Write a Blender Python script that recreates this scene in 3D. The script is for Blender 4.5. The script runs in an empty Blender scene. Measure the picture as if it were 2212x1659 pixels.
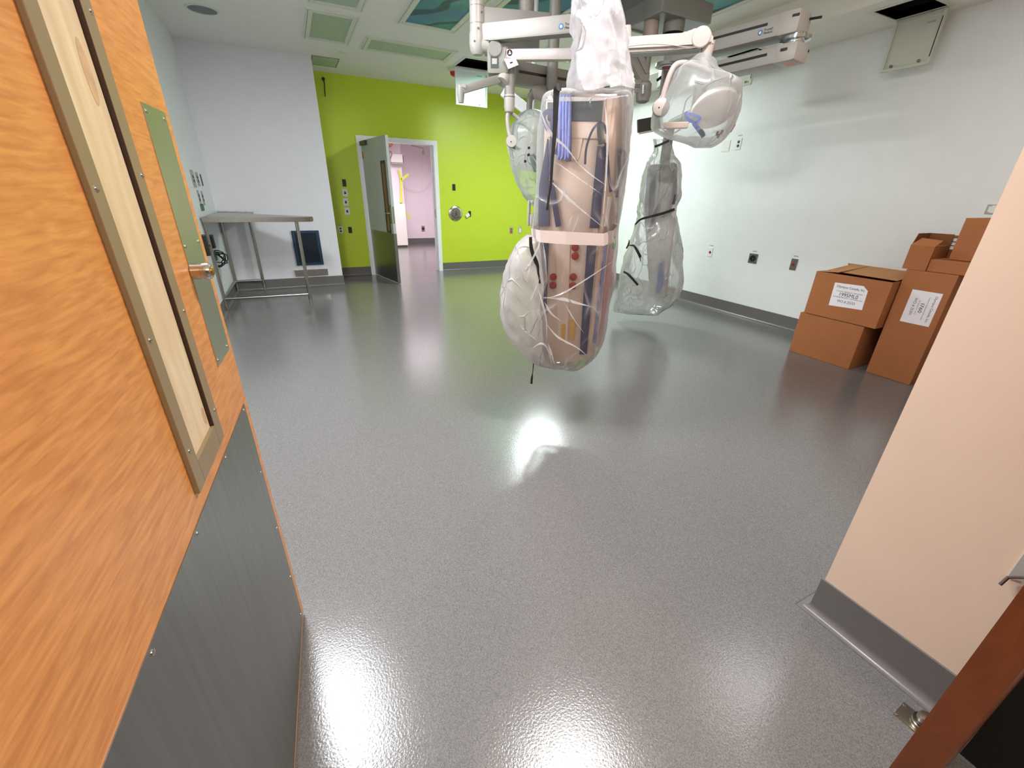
import bpy, bmesh, math, random
from mathutils import Vector, Matrix, noise
R = math.radians
SC = bpy.context.scene
COL = SC.collection
random.seed(7)

# ------------------------------------------------------------------ camera
EYE = Vector((0, 0, 1.4)); FPX, IW, IH = 900.91, 2212.0, 1659.0
CR = Vector((0.8988306, -0.43786353, 0.0194702))
CU = Vector((0.16481104, 0.37881284, 0.91068005))
CF = Vector((0.40612915, 0.81533819, -0.41265331))
cam = bpy.data.cameras.new('camera')
cam.sensor_width = 36.0; cam.lens = FPX / IW * 36.0; cam.clip_start = .02
co = bpy.data.objects.new('camera', cam); COL.objects.link(co)
m = Matrix.Identity(4)
for i in range(3):
    m[i][0], m[i][1], m[i][2], m[i][3] = CR[i], CU[i], -CF[i], EYE[i]
co.matrix_world = m; SC.camera = co

# ------------------------------------------------------------------ world, lights, exposure
W = bpy.data.worlds.new('world'); SC.world = W; W.use_nodes = True
W.node_tree.nodes['Background'].inputs[0].default_value = (.8, .85, .9, 1)
W.node_tree.nodes['Background'].inputs[1].default_value = .05
SC.view_settings.view_transform = 'Standard'; SC.view_settings.look = 'None'
SC.view_settings.gamma = 1; SC.view_settings.exposure = .15; SC.view_settings.use_curve_mapping = False
SC.cycles.use_denoising = True
SC.cycles.transparent_max_bounces = 24
SC.cycles.max_bounces = 10
SC.cycles.sample_clamp_indirect = 4

def area(name, loc, sx, sy, watts, col=(1, 1, 1), rot=(0, 0, 0), spread=180):
    l = bpy.data.lights.new(name, 'AREA'); l.shape = 'RECTANGLE'; l.size = sx; l.size_y = sy
    l.energy = watts; l.color = col; l.spread = R(spread)
    o = bpy.data.objects.new(name, l); o.location = loc; o.rotation_euler = rot; COL.objects.link(o)
    return o
# lit ceiling panel behind the central pendant, a ceiling panel and added fill lights out of the frame, next room, corridor
area('ceiling_or_fill_light', (3.42, 5.68, 3.02), .44, .34, 104, (.88, 1, .95), spread=174)
area('ceiling_or_fill_light', (1.28, 1.34, 3.02), .36, .36, 58, (1, .96, .94))
area('ceiling_or_fill_light', (3.3, 1.2, 3.02), .6, .6, 7, (1, .97, .95))  # weak fill light added for the carton side, no fixture there
area('ceiling_or_fill_light', (-.45, 2.6, 3.02), .5, .9, 118, (.95, .97, 1))  # fill light added to brighten the left walls and ceiling, no fixture there
area('next_room_light', (2.6, 10.6, 2.85), 2.2, 2.2, 115, (1, .88, .94), spread=150)
area('green_lamp_light', (2.97, 6.41, 3.02), .16, .16, 2.6, (.08, 1, .45))
area('corridor_light', (.55, -1.5, 2.6), .8, .8, 45, (1, .84, .66))

# ------------------------------------------------------------------ pixel of the photograph -> point on a plane of the room
def ray(x, y): return CR * ((x - IW / 2) / FPX) - CU * ((y - IH / 2) / FPX) + CF
def onZ(x, y, z): d = ray(x, y); return EYE + d * ((z - EYE.z) / d.z)
def onX(x, y, X): d = ray(x, y); return EYE + d * ((X - EYE.x) / d.x)
def onY(x, y, Y): d = ray(x, y); return EYE + d * ((Y - EYE.y) / d.y)
def onD(x, y, D): d = ray(x, y); return EYE + d * (D / math.hypot(d.x, d.y))
def onP(x, y, p, n): d = ray(x, y); return EYE + d * ((p - EYE).dot(n) / d.dot(n))

# ------------------------------------------------------------------ materials
def lin(c): return tuple(((v / 255) / 12.92 if v / 255 <= .04045 else ((v / 255 + .055) / 1.055) ** 2.4) for v in c)
MATS = {}
def mat(name, rgb, rough=.5, metal=0, bump=0, bscale=60, var=0, vscale=8, coat=0, stretch=None, emit=0, spec=.5):
    if name in MATS: return MATS[name]
    M = bpy.data.materials.new(name); M.use_nodes = True; MATS[name] = M
    nt = M.node_tree; P = nt.nodes['Principled BSDF']
    c = lin(rgb)
    P.inputs['Base Color'].default_value = (*c, 1); P.inputs['Roughness'].default_value = rough
    P.inputs['Metallic'].default_value = metal; P.inputs['Coat Weight'].default_value = coat
    P.inputs['Specular IOR Level'].default_value = spec
    if emit:
        P.inputs['Emission Color'].default_value = (*c, 1); P.inputs['Emission Strength'].default_value = emit
    tc = nt.nodes.new('ShaderNodeTexCoord'); mp = nt.nodes.new('ShaderNodeMapping')
    nt.links.new(tc.outputs['Object'], mp.inputs[0])
    if stretch: mp.inputs['Scale'].default_value = stretch
    def nz(s, det=4):
        n = nt.nodes.new('ShaderNodeTexNoise'); n.inputs['Scale'].default_value = s; n.inputs['Detail'].default_value = det
        nt.links.new(mp.outputs[0], n.inputs[0]); return n
    n = nz(vscale); rp = nt.nodes.new('ShaderNodeValToRGB')
    v = max(var, .015)
    rp.color_ramp.elements[0].position = .3; rp.color_ramp.elements[1].position = .7
    rp.color_ramp.elements[0].color = (*[x * (1 - v) for x in c], 1); rp.color_ramp.elements[1].color = (*[min(1, x * (1 + v)) for x in c], 1)
    nt.links.new(n.outputs[0], rp.inputs[0]); nt.links.new(rp.outputs[0], P.inputs['Base Color'])
    if bump:
        b = nt.nodes.new('ShaderNodeBump'); b.inputs['Strength'].default_value = bump; b.inputs['Distance'].default_value = .002
        nt.links.new(nz(bscale).outputs[0], b.inputs['Height']); nt.links.new(b.outputs[0], P.inputs['Normal'])
    return M

def film(name, opac, tint=(245, 246, 248), rough=.2, crease=.9, scale=6.0, stretch=(1, 1, .35), lines=.6, edge=.45):
    M = bpy.data.materials.new(name); M.use_nodes = True; nt = M.node_tree; nt.nodes.clear()
    N = nt.nodes.new; L = nt.links.new
    def mth(op, a, b=None, c=None, clamp=False):
        n = N('ShaderNodeMath'); n.operation = op; n.use_clamp = clamp
        for k, v in enumerate((a, b, c)):
            if v is None: continue
            if isinstance(v, (int, float)): n.inputs[k].default_value = v
            else: L(v, n.inputs[k])
        return n.outputs[0]
    out = N('ShaderNodeOutputMaterial')
    tr = N('ShaderNodeBsdfTransparent'); tr.inputs[0].default_value = (.97, .97, .98, 1)
    df = N('ShaderNodeBsdfDiffuse'); df.inputs[0].default_value = (*lin(tint), 1)
    tl = N('ShaderNodeBsdfTranslucent'); tl.inputs[0].default_value = (*lin(tint), 1)
    gl = N('ShaderNodeBsdfGlossy'); gl.inputs['Roughness'].default_value = rough
    tc = N('ShaderNodeTexCoord'); mp = N('ShaderNodeMapping'); L(tc.outputs['Object'], mp.inputs[0]); mp.inputs['Scale'].default_value = stretch
    mp.inputs['Rotation'].default_value = (.35, .55, .2)
    n1 = N('ShaderNodeTexNoise'); n1.noise_type = 'RIDGED_MULTIFRACTAL'; n1.inputs['Scale'].default_value = scale; n1.inputs['Detail'].default_value = 3
    n1.inputs['Distortion'].default_value = .6; L(mp.outputs[0], n1.inputs[0])
    nw = N('ShaderNodeTexNoise'); nw.inputs['Scale'].default_value = 3; nw.inputs['Detail'].default_value = 2; L(tc.outputs['Object'], nw.inputs[0])
    vw = N('ShaderNodeVectorMath'); vw.operation = 'MULTIPLY_ADD'; L(nw.outputs['Color'], vw.inputs[0]); vw.inputs[1].default_value = (.25, .25, .25); L(mp.outputs[0], vw.inputs[2])
    masks = []
    for k, (sc, wd) in enumerate(((scale * .55, .035), (scale * 1.5, .06))):
        v = N('ShaderNodeTexVoronoi'); v.feature = 'DISTANCE_TO_EDGE'; v.inputs['Scale'].default_value = sc; L(vw.outputs[0], v.inputs[0])
        mr = N('ShaderNodeMapRange'); L(v.outputs['Distance'], mr.inputs[0]); mr.inputs[1].default_value = 0; mr.inputs[2].default_value = wd; mr.inputs[3].default_value = 1; mr.inputs[4].default_value = 0
        p = N('ShaderNodeTexNoise'); p.inputs['Scale'].default_value = 4 + 2 * k; p.inputs['Detail'].default_value = 1; L(tc.outputs['Object'], p.inputs[0])
        pm = N('ShaderNodeMapRange'); L(p.outputs[0], pm.inputs[0]); pm.inputs[1].default_value = .48; pm.inputs[2].default_value = .68
        masks.append(mth('MULTIPLY', mth('POWER', mr.outputs[0], 2.0), pm.outputs[0]))
    line = mth('MAXIMUM', masks[0], masks[1])
    hgt = mth('ADD', n1.outputs[0], mth('MULTIPLY', line, .9))
    bp = N('ShaderNodeBump'); bp.inputs['Strength'].default_value = crease; bp.inputs['Distance'].default_value = .014; L(hgt, bp.inputs['Height'])
    for s in (df, tl, gl): L(bp.outputs[0], s.inputs['Normal'])
    m1 = N('ShaderNodeMixShader'); m1.inputs[0].default_value = .5; L(df.outputs[0], m1.inputs[1]); L(tl.outputs[0], m1.inputs[2])
    lw = N('ShaderNodeLayerWeight'); lw.inputs[0].default_value = .35
    haze = N('ShaderNodeMapRange'); L(n1.outputs[0], haze.inputs[0]); haze.inputs[1].default_value = .5; haze.inputs[2].default_value = 1.4; haze.inputs[3].default_value = -.06; haze.inputs[4].default_value = .2
    op = mth('ADD', mth('MULTIPLY_ADD', mth('POWER', lw.outputs['Facing'], 1.6), edge, opac), haze.outputs[0])
    op = mth('ADD', op, mth('MULTIPLY', line, lines), clamp=True)
    m2 = N('ShaderNodeMixShader'); L(op, m2.inputs[0]); L(tr.outputs[0], m2.inputs[1]); L(m1.outputs[0], m2.inputs[2])
    fr = N('ShaderNodeFresnel'); fr.inputs[0].default_value = 1.45; L(bp.outputs[0], fr.inputs['Normal'])
    m3 = N('ShaderNodeMixShader'); L(mth('MULTIPLY_ADD', fr.outputs[0], .7, .02, True), m3.inputs[0]); L(m2.outputs[0], m3.inputs[1]); L(gl.outputs[0], m3.inputs[2])
    L(m3.outputs[0], out.inputs[0]); return M

def floor_mat(name, a, b):
    M = bpy.data.materials.new(name); M.use_nodes = True; nt = M.node_tree; P = nt.nodes['Principled BSDF']; N = nt.nodes.new; L = nt.links.new
    tc = N('ShaderNodeTexCoord')
    v = N('ShaderNodeTexVoronoi'); v.inputs['Scale'].default_value = 420; L(tc.outputs['Object'], v.inputs[0])
    rp = N('ShaderNodeValToRGB'); L(v.outputs['Color'], rp.inputs[0])
    e = rp.color_ramp.elements
    e[0].color = (*lin(a), 1); e[1].color = (*lin(b), 1); e[0].position = .15; e[1].position = .85
    L(rp.outputs[0], P.inputs['Base Color'])
    P.inputs['Roughness'].default_value = .17; P.inputs['Specular IOR Level'].default_value = .75
    n = N('ShaderNodeTexNoise'); n.inputs['Scale'].default_value = 150; n.inputs['Detail'].default_value = 3; L(tc.outputs['Object'], n.inputs[0])
    bp = N('ShaderNodeBump'); bp.inputs['Strength'].default_value = .32; bp.inputs['Distance'].default_value = .0015; L(n.outputs[0], bp.inputs['Height']); L(bp.outputs[0], P.inputs['Normal'])
    return M

def wood_mat(name, a, b, sc, stretch, rough=.35):
    M = bpy.data.materials.new(name); M.use_nodes = True; nt = M.node_tree; P = nt.nodes['Principled BSDF']; N = nt.nodes.new; L = nt.links.new
    tc = N('ShaderNodeTexCoord'); mp = N('ShaderNodeMapping'); L(tc.outputs['Object'], mp.inputs[0]); mp.inputs['Scale'].default_value = stretch
    n0 = N('ShaderNodeTexNoise'); n0.inputs['Scale'].default_value = 2.2; n0.inputs['Detail'].default_value = 2; L(tc.outputs['Object'], n0.inputs[0])
    va = N('ShaderNodeVectorMath'); va.operation = 'MULTIPLY_ADD'; L(n0.outputs['Color'], va.inputs[0]); va.inputs[1].default_value = (1.2, 1.2, 3.2); L(mp.outputs[0], va.inputs[2])
    n1 = N('ShaderNodeTexNoise'); n1.inputs['Scale'].default_value = sc; n1.inputs['Detail'].default_value = 3; n1.inputs['Distortion'].default_value = .35; L(va.outputs[0], n1.inputs[0])
    rp = N('ShaderNodeValToRGB'); L(n1.outputs[0], rp.inputs[0]); e = rp.color_ramp.elements
    e[0].color = (*lin(a), 1); e[1].color = (*lin(b), 1); e[0].position = .32; e[1].position = .66
    L(rp.outputs[0], P.inputs['Base Color']); P.inputs['Roughness'].default_value = rough
    return M

def mural_mat(name):
    M = bpy.data.materials.new(name); M.use_nodes = True; nt = M.node_tree; P = nt.nodes['Principled BSDF']; N = nt.nodes.new; L = nt.links.new
    tc = N('ShaderNodeTexCoord')
    n = N('ShaderNodeTexNoise'); n.inputs['Scale'].default_value = 1.6; n.inputs['Detail'].default_value = 5; L(tc.outputs['Object'], n.inputs[0])
    rp = N('ShaderNodeValToRGB'); L(n.outputs[0], rp.inputs[0]); e = rp.color_ramp.elements
    e[0].color = (*lin((62, 112, 168)), 1); e[1].color = (*lin((52, 142, 132)), 1); e[0].position = .36; e[1].position = .56
    x = e.new(.75); x.color = (*lin((120, 160, 205)), 1)
    w = N('ShaderNodeTexWave'); w.inputs['Scale'].default_value = 1.3; w.inputs['Distortion'].default_value = 7; w.inputs['Detail'].default_value = 2; w.inputs['Detail Scale'].default_value = .8
    w.bands_direction = 'DIAGONAL'; L(tc.outputs['Object'], w.inputs[0])
    r2 = N('ShaderNodeMapRange'); L(w.outputs[0], r2.inputs[0]); r2.inputs[1].default_value = .06; r2.inputs[2].default_value = .12; r2.inputs[3].default_value = .85; r2.inputs[4].default_value = 0
    mx = N('ShaderNodeMix'); mx.data_type = 'RGBA'; L(r2.outputs[0], mx.inputs[0]); L(rp.outputs[0], mx.inputs[6]); mx.inputs[7].default_value = (*lin((22, 58, 92)), 1)
    L(mx.outputs[2], P.inputs['Base Color']); P.inputs['Roughness'].default_value = .4; P.inputs['Specular IOR Level'].default_value = .2
    return M

PAINT = mat('white_paint', (232, 235, 237), .45, bump=.05, bscale=300)
PAINTG = mat('grey_paint', (228, 226, 233), .45, bump=.05, bscale=300)
PAINTC = mat('ceiling_paint', (234, 234, 226), .7, bump=.05, bscale=300)
GREEN = mat('lime_paint', (194, 213, 50), .4, bump=.05, bscale=300)
PINKW = mat('pale_pink_paint', (232, 220, 230), .5)
FLOOR = floor_mat('speckled_epoxy', (92, 90, 90), (120, 118, 118))
BASE = mat('grey_cove_vinyl', (104, 101, 99), .3, bump=.08, bscale=200, var=.06, vscale=250)
CHAR = mat('black_jamb_paint', (16, 15, 14), .5)
WOOD = wood_mat('curly_veneer', (198, 126, 66), (222, 152, 84), 1.0, (15, 15, 135))
EDGE = wood_mat('dark_edge_wood', (104, 52, 22), (114, 58, 25), 1.0, (50, 50, 12))
PINE = wood_mat('pale_pine', (214, 186, 148), (234, 212, 178), 1.0, (30, 30, 3))
KNOT = mat('pine_knot', (204, 168, 128), .5, var=.12, vscale=40)
BRONZE = mat('bronze_frame_paint', (142, 122, 92), .4)
DARKREV = mat('dark_reveal', (62, 40, 24), .6)
STEEL = mat('brushed_steel', (160, 157, 150), .27, 1, bump=.06, bscale=120, stretch=(14, 14, .6), var=.05, vscale=30)
STEELV = mat('brushed_kick_steel', (150, 150, 146), .36, 1, bump=.05, bscale=80, stretch=(10, 10, .5), var=.08, vscale=6)
POLISH = mat('polished_steel', (196, 188, 176), .22, 1, bump=.02)
CHROME = mat('chrome', (214, 218, 222), .08, 1)
BRASS = mat('brass', (200, 150, 60), .25, 1)
SCREW = mat('screw_steel', (190, 185, 175), .25, 1)
BOOM = mat('boom_ivory_enamel', (174, 169, 163), .38, bump=.02)
BOOMW = mat('boom_warm_white_enamel', (178, 168, 164), .35, bump=.02)
BOOMG = mat('boom_grey_enamel', (136, 135, 129), .42, bump=.02)
BOOMS = mat('boom_beam_enamel', (158, 156, 150), .42, bump=.02)
LGREY = mat('light_grey_plastic', (170, 168, 162), .4)
BLACK = mat('black_plastic', (14, 14, 15), .45)
STRAP = mat('black_webbing', (12, 12, 13), .5, bump=.2, bscale=500)
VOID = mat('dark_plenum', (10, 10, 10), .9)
WHITEP = mat('white_plastic', (232, 232, 228), .35)
REDP = mat('red_plastic', (190, 22, 18), .35)
DRED = mat('dark_red_socket', (150, 20, 26), .4)
GREENP = mat('dark_green_plate', (18, 92, 74), .45)
CARD = mat('cardboard', (164, 104, 62), .85, bump=.06, bscale=150, var=.05, vscale=5)
CARDD = mat('cardboard_inside', (128, 80, 46), .9, var=.05)
CARDL = mat('cardboard_flap', (176, 124, 80), .85, var=.05)
PAPER = mat('paper_label', (238, 236, 244), .6)
INK = mat('black_ink', (28, 28, 32), .7)
DIFF = mat('unlit_diffuser', (168, 186, 174), .3, bump=.05, bscale=250)
TRIMW = mat('white_trim_enamel', (236, 238, 240), .35)
TRIMC = mat('ceiling_trim_enamel', (214, 220, 204), .4)
DOORP = mat('grey_door_enamel', (178, 182, 178), .4, bump=.02)
FRAMEB = mat('dark_bronze', (74, 62, 46), .4)
VENT = mat('navy_filter', (24, 52, 82), .6, bump=.1, bscale=200)
VENTD = mat('navy_filter_slat', (12, 30, 50), .6)
PANEL = mat('beige_pendant_panel', (208, 186, 170), .5, var=.04, vscale=3)
PANELL = mat('pale_pendant_trim', (222, 200, 182), .45)
NAVY = mat('navy_rail', (52, 52, 86), .5)
NAVYL = mat('blue_cable_bundle', (120, 132, 190), .4, var=.15, vscale=30)
SCREEN = mat('grey_screen', (74, 82, 84), .3)
YEL = mat('yellow_socket', (206, 158, 72), .5)
BLUE = mat('blue_webbing', (44, 92, 178), .45)
TAPEW = mat('pale_pink_tape', (206, 188, 183), .35)
TEAL = mat('dark_teal_hose', (36, 84, 100), .4)
LIME = mat('lime_barrier_tape', (206, 220, 60), .5)
LOGOB = mat('logo_blue', (30, 110, 170), .4)
ORANGE = mat('orange_ring', (222, 110, 70), .4)
BRONK = mat('dark_bent_wire', (84, 66, 58), .5)
GTAG = mat('green_tag', (20, 150, 84), .5)
ORW = mat('orange_wire', (230, 140, 70), .5)
MURAL = mural_mat('leafy_blue_mural')
F_CLEAR = film('clear_film', .10, rough=.14, scale=3.4, crease=.8, lines=.5, edge=.7)
F_DENSE = film('dense_film', .60, (238, 232, 230), scale=6, crease=1.0, lines=.35)
F_COL = film('white_film', .52, (226, 224, 228), scale=4.5, crease=1.0, rough=.22, lines=.3)
F_MILK = film('milky_film', .31, (238, 242, 244), scale=4.5, crease=.8, rough=.25, lines=.4, edge=.5)
F_PEND = film('grey_film', .42, (242, 242, 240), scale=7, crease=1.0, lines=.5, edge=.5)
F_LAMP = film('pale_green_film', .34, (232, 246, 238), rough=.3, scale=7, crease=1.0, stretch=(1.6, 1.6, .3), lines=.4)
F_FOLD = film('folded_film', .5, (250, 250, 252), rough=.12, scale=9, lines=.2, edge=.1)

# ------------------------------------------------------------------ builders
def finish(name, bm, material, parent=None, smooth=False, origin=None):
    """one mesh object from world-space geometry; smooth may be an angle in degrees"""
    bm.normal_update()
    me = bpy.data.meshes.new(name)
    if parent is not None:
        o0 = Vector((0, 0, 0)); q = parent
        while q: o0 += q.location; q = q.parent
        off = o0
    elif origin is not None: off = Vector(origin)
    else:
        xs = [v.co for v in bm.verts]
        off = Vector(((min(v.x for v in xs) + max(v.x for v in xs)) / 2, (min(v.y for v in xs) + max(v.y for v in xs)) / 2, min(v.z for v in xs)))
    bmesh.ops.translate(bm, verts=bm.verts, vec=-off)
    if smooth:
        ang = R(smooth if not isinstance(smooth, bool) else 40)
        for f in bm.faces: f.smooth = True
        for e in bm.edges:
            if len(e.link_faces) == 2 and e.calc_face_angle(0) > ang: e.smooth = False
    bm.to_mesh(me); bm.free()
    o = bpy.data.objects.new(name, me); COL.objects.link(o)
    if material: me.materials.append(material)
    if parent is not None: o.parent = parent
    else: o.location = off
    return o
def tag(o, label, cat, group=None):
    o['label'] = label; o['category'] = cat
    if group: o['group'] = group
    return o
def thing(name, label, cat, loc, group=None):
    o = bpy.data.objects.new(name, None); COL.objects.link(o); o.location = Vector(loc); o.empty_display_size = .05
    return tag(o, label, cat, group)
def struct(o, label=None):
    o['kind'] = 'structure'
    if label: o['label'] = label
    return o
def B(): return bmesh.new()

class Fr:
    """a local frame: origin o, u to the right, v up, n towards the viewer"""
    def __init__(s, o, u, v, n=None):
        s.o = Vector(o); s.u = Vector(u).normalized(); v = Vector(v); s.v = (v - s.u * v.dot(s.u)).normalized()
        s.n = s.u.cross(s.v) if n is None else Vector(n).normalized()
    def p(s, u, v, n=0): return s.o + s.u * u + s.v * v + s.n * n
    def uv(s, x, y, n=0):
        q = onP(x, y, s.o + s.n * n, s.n) - s.o; return q.dot(s.u), q.dot(s.v)
WORLD = Fr((0, 0, 0), (1, 0, 0), (0, 1, 0))

def hexa(bm, c):
    v = [bm.verts.new(x) for x in c]
    for f in ((0, 3, 2, 1), (4, 5, 6, 7), (0, 1, 5, 4), (1, 2, 6, 5), (2, 3, 7, 6), (3, 0, 4, 7)): bm.faces.new([v[i] for i in f])
    return v
def box(bm, F, u0, u1, v0, v1, n0, n1, bev=0):
    b2 = bmesh.new()
    hexa(b2, [F.p(u0, v0, n0), F.p(u1, v0, n0), F.p(u1, v1, n0), F.p(u0, v1, n0), F.p(u0, v0, n1), F.p(u1, v0, n1), F.p(u1, v1, n1), F.p(u0, v1, n1)])
    bmesh.ops.recalc_face_normals(b2, faces=b2.faces)
    if bev: bmesh.ops.bevel(b2, geom=list(b2.edges), offset=bev, segments=2, affect='EDGES', profile=.6)
    merge(bm, b2); return bm
def merge(bm, b2):
    me = bpy.data.meshes.new('tmp'); b2.to_mesh(me); b2.free(); bm.from_mesh(me); bpy.data.meshes.remove(me)
def prism(bm, F, poly, n0, n1, bev=0):
    b2 = bmesh.new()
    a = [b2.verts.new(F.p(u, v, n0)) for u, v in poly]; b = [b2.verts.new(F.p(u, v, n1)) for u, v in poly]
    b2.faces.new(a[::-1]); b2.faces.new(b); k = len(poly)
    for i in range(k): b2.faces.new((a[i], a[(i + 1) % k], b[(i + 1) % k], b[i]))
    bmesh.ops.recalc_face_normals(b2, faces=b2.faces)
    if bev: bmesh.ops.bevel(b2, geom=list(b2.edges), offset=bev, segments=2, affect='EDGES')
    merge(bm, b2); return bm
def ringset(bm, rings, cap=True, closed=True):
    vs = [[bm.verts.new(p) for p in r] for r in rings]
    for a, b in zip(vs, vs[1:]):
        k = len(a)
        for i in range(k if closed else k - 1): bm.faces.new((a[i], a[(i + 1) % k], b[(i + 1) % k], b[i]))
    if cap and closed:
        bm.faces.new(vs[0][::-1]); bm.faces.new(vs[-1])
    return vs
def smoothpath(pts, n=6):
    pts = [Vector(p) for p in pts]
    if len(pts) < 3: return pts
    P = [pts[0] * 2 - pts[1]] + pts + [pts[-1] * 2 - pts[-2]]
    out = []
    for i in range(1, len(P) - 2):
        for k in range(n):
            t = k / n; a, b, c, d = P[i - 1], P[i], P[i + 1], P[i + 2]
            out.append(.5 * ((2 * b) + (c - a) * t + (2 * a - 5 * b + 4 * c - d) * t * t + (3 * b - a - 3 * c + d) * t ** 3))
    out.append(pts[-1]); return out
def tube(bm, pts, r, seg=12, smooth=0):
    b2 = bmesh.new(); pts = smoothpath(pts, smooth) if smooth else [Vector(p) for p in pts]
    rs = r if isinstance(r, (list, tuple)) else [r] * len(pts)
    if len(rs) != len(pts): rs = [rs[min(len(rs) - 1, int(i * (len(rs) - 1) / max(1, len(pts) - 1) + .5))] for i in range(len(pts))]
    up = None; rings = []
    for i, p in enumerate(pts):
        t = (pts[min(i + 1, len(pts) - 1)] - pts[max(i - 1, 0)]).normalized()
        if up is None: up = Vector((0, 0, 1)) if abs(t.z) < .9 else Vector((1, 0, 0))
        a = (up - t * up.dot(t)).normalized(); up = a; b = t.cross(a)
        rings.append([p + (a * math.cos(q) + b * math.sin(q)) * rs[i] for q in [2 * math.pi * k / seg for k in range(seg)]])
    ringset(b2, rings); bmesh.ops.recalc_face_normals(b2, faces=b2.faces); merge(bm, b2); return bm
def cyl(bm, a, b, r, r2=None, seg=24): return tube(bm, [a, b], [r, r if r2 is None else r2], seg)
def lathe(bm, o, axis, prof, seg=32):
    """prof: (radius, distance along axis)"""
    ax = Vector(axis).normalized(); a = ax.orthogonal().normalized(); b = ax.cross(a); b2 = bmesh.new()
    ringset(b2, [[Vector(o) + ax * h + (a * math.cos(q) + b * math.sin(q)) * max(r, 1e-4) for q in [2 * math.pi * k / seg for k in range(seg)]] for r, h in prof])
    bmesh.ops.recalc_face_normals(b2, faces=b2.faces); merge(bm, b2); return bm
def ribbon(bm, pts, widths, face, t=.0016, smooth=5):
    """flat strap along pts whose broad side looks along face"""
    pts = smoothpath(pts, smooth); face = Vector(face); b2 = bmesh.new(); rings = []
    for i, p in enumerate(pts):
        d = (pts[min(i + 1, len(pts) - 1)] - pts[max(i - 1, 0)]).normalized()
        s = d.cross(face).normalized(); f = s.cross(d).normalized()
        x = i / (len(pts) - 1) * (len(widths) - 1); k = min(int(x), len(widths) - 2); w = widths[k] + (widths[k + 1] - widths[k]) * (x - k)
        rings.append([p + s * w / 2 + f * t, p - s * w / 2 + f * t, p - s * w / 2 - f * t, p + s * w / 2 - f * t])
    ringset(b2, rings); bmesh.ops.recalc_face_normals(b2, faces=b2.faces); merge(bm, b2); return bm
def lettering(name, text, size, F, u, v, n, material, parent, align='CENTER', rot=0, thick=.0004, fit=None):
    cu = bpy.data.curves.new(name, 'FONT'); cu.body = text; cu.size = size; cu.align_x = align; cu.align_y = 'CENTER'; cu.extrude = thick
    t = bpy.data.objects.new('tmp', cu); COL.objects.link(t)
    dg = bpy.context.evaluated_depsgraph_get(); me = bpy.data.meshes.new_from_object(t.evaluated_get(dg))
    bpy.data.objects.remove(t); bpy.data.curves.remove(cu)
    bm = bmesh.new(); bm.from_mesh(me); bpy.data.meshes.remove(me)
    k = fit / (max(q.co.x for q in bm.verts) - min(q.co.x for q in bm.verts)) if fit else 1
    for q in bm.verts: q.co.x *= k
    c, s = math.cos(rot), math.sin(rot)
    for q in bm.verts:
        x, y, z = q.co; q.co = F.p(u + x * c - y * s, v + x * s + y * c, n + z)
    return finish(name, bm, material, parent)
def holes(bm, F, u0, u1, v0, v1, hs, n0, n1):
    """slab between n0 and n1 with rectangular holes (u0,u1,v0,v1)"""
    us = sorted({u0, u1, *[x for h in hs for x in h[:2]]}); vs = sorted({v0, v1, *[x for h in hs for x in h[2:]]})
    for a, b in zip(us, us[1:]):
        for c, d in zip(vs, vs[1:]):
            mu, mv = (a + b) / 2, (c + d) / 2
            if not any(h[0] < mu < h[1] and h[2] < mv < h[3] for h in hs): box(bm, F, a, b, c, d, n0, n1)
    bmesh.ops.remove_doubles(bm, verts=bm.verts, dist=1e-5)
    # drop inner faces shared by neighbouring blocks
    seen = {}
    for f in list(bm.faces): seen.setdefault(tuple(sorted(v.index for v in f.verts)), []).append(f)
    bm.verts.index_update(); seen = {}
    for f in bm.faces: seen.setdefault(tuple(sorted(v.index for v in f.verts)), []).append(f)
    bmesh.ops.delete(bm, geom=[f for l in seen.values() if len(l) > 1 for f in l], context='FACES')
    return bm

# ================================================================== SETTING
H = 3.05; SOF = 2.83; XL, XR, YB, YG = -.95, 5.10, 8.24, 7.45; XW = 1.52; SX = 4.42
b = B(); box(b, WORLD, -1.2, 5.3, -3.2, 13.6, -.1, 0); struct(finish('floor', b, FLOOR, origin=(0, 0, 0)))
HATCH1 = (2.41, 2.90, 6.42, 6.86)
HATCH2 = (4.56, 4.915, 2.30, 2.65); HATCH3 = (4.56, 4.93, 3.70, 4.06)
b = B(); holes(b, WORLD, XL - .1, SX, -.1, YB + .1, [HATCH1], H, H + .08); struct(finish('ceiling', b, PAINTC, origin=(0, 0, H)))
b = B(); holes(b, WORLD, SX, XR + .1, .3, YB + .1, [HATCH2, HATCH3], SOF, SOF + .06); box(b, WORLD, SX - .02, SX, .3, YB + .1, SOF, H)
struct(finish('ceiling', b, PAINTC, origin=(SX, 0, SOF)))
b = B(); box(b, WORLD, -.5, 2.0, -3.2, -.1, 2.75, 2.85); struct(finish('ceiling', b, PAINTC))
# walls (frames: u along, v up, n into the room)
FG = Fr((0, YB, 0), (1, 0, 0), (0, 0, 1)); FG.n = Vector((0, -1, 0))
FW = Fr((0, YG, 0), (1, 0, 0), (0, 0, 1)); FW.n = Vector((0, -1, 0))
FL = Fr((XL, 0, 0), (0, 1, 0), (0, 0, 1)); FL.n = Vector((1, 0, 0))
FR_ = Fr((XR, 0, 0), (0, -1, 0), (0, 0, 1)); FR_.n = Vector((-1, 0, 0))     # u = -Y
DO = (1.205, 2.445, -1, 2.18)      # opening in the green wall
b = B(); holes(b, FG, .45, XR + .1, 0, H, [DO], -.14, 0); struct(finish('wall_back', b, GREEN, origin=(2.5, YB, 0)))
b = B(); box(b, WORLD, XL - .1, .575, YG, YB + .14, 0, H); struct(finish('wall_back_left', b, PAINTG))
b = B(); box(b, WORLD, XL - .12, XL, -.1, YG, 0, H); struct(finish('wall_left', b, PAINT))
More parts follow.
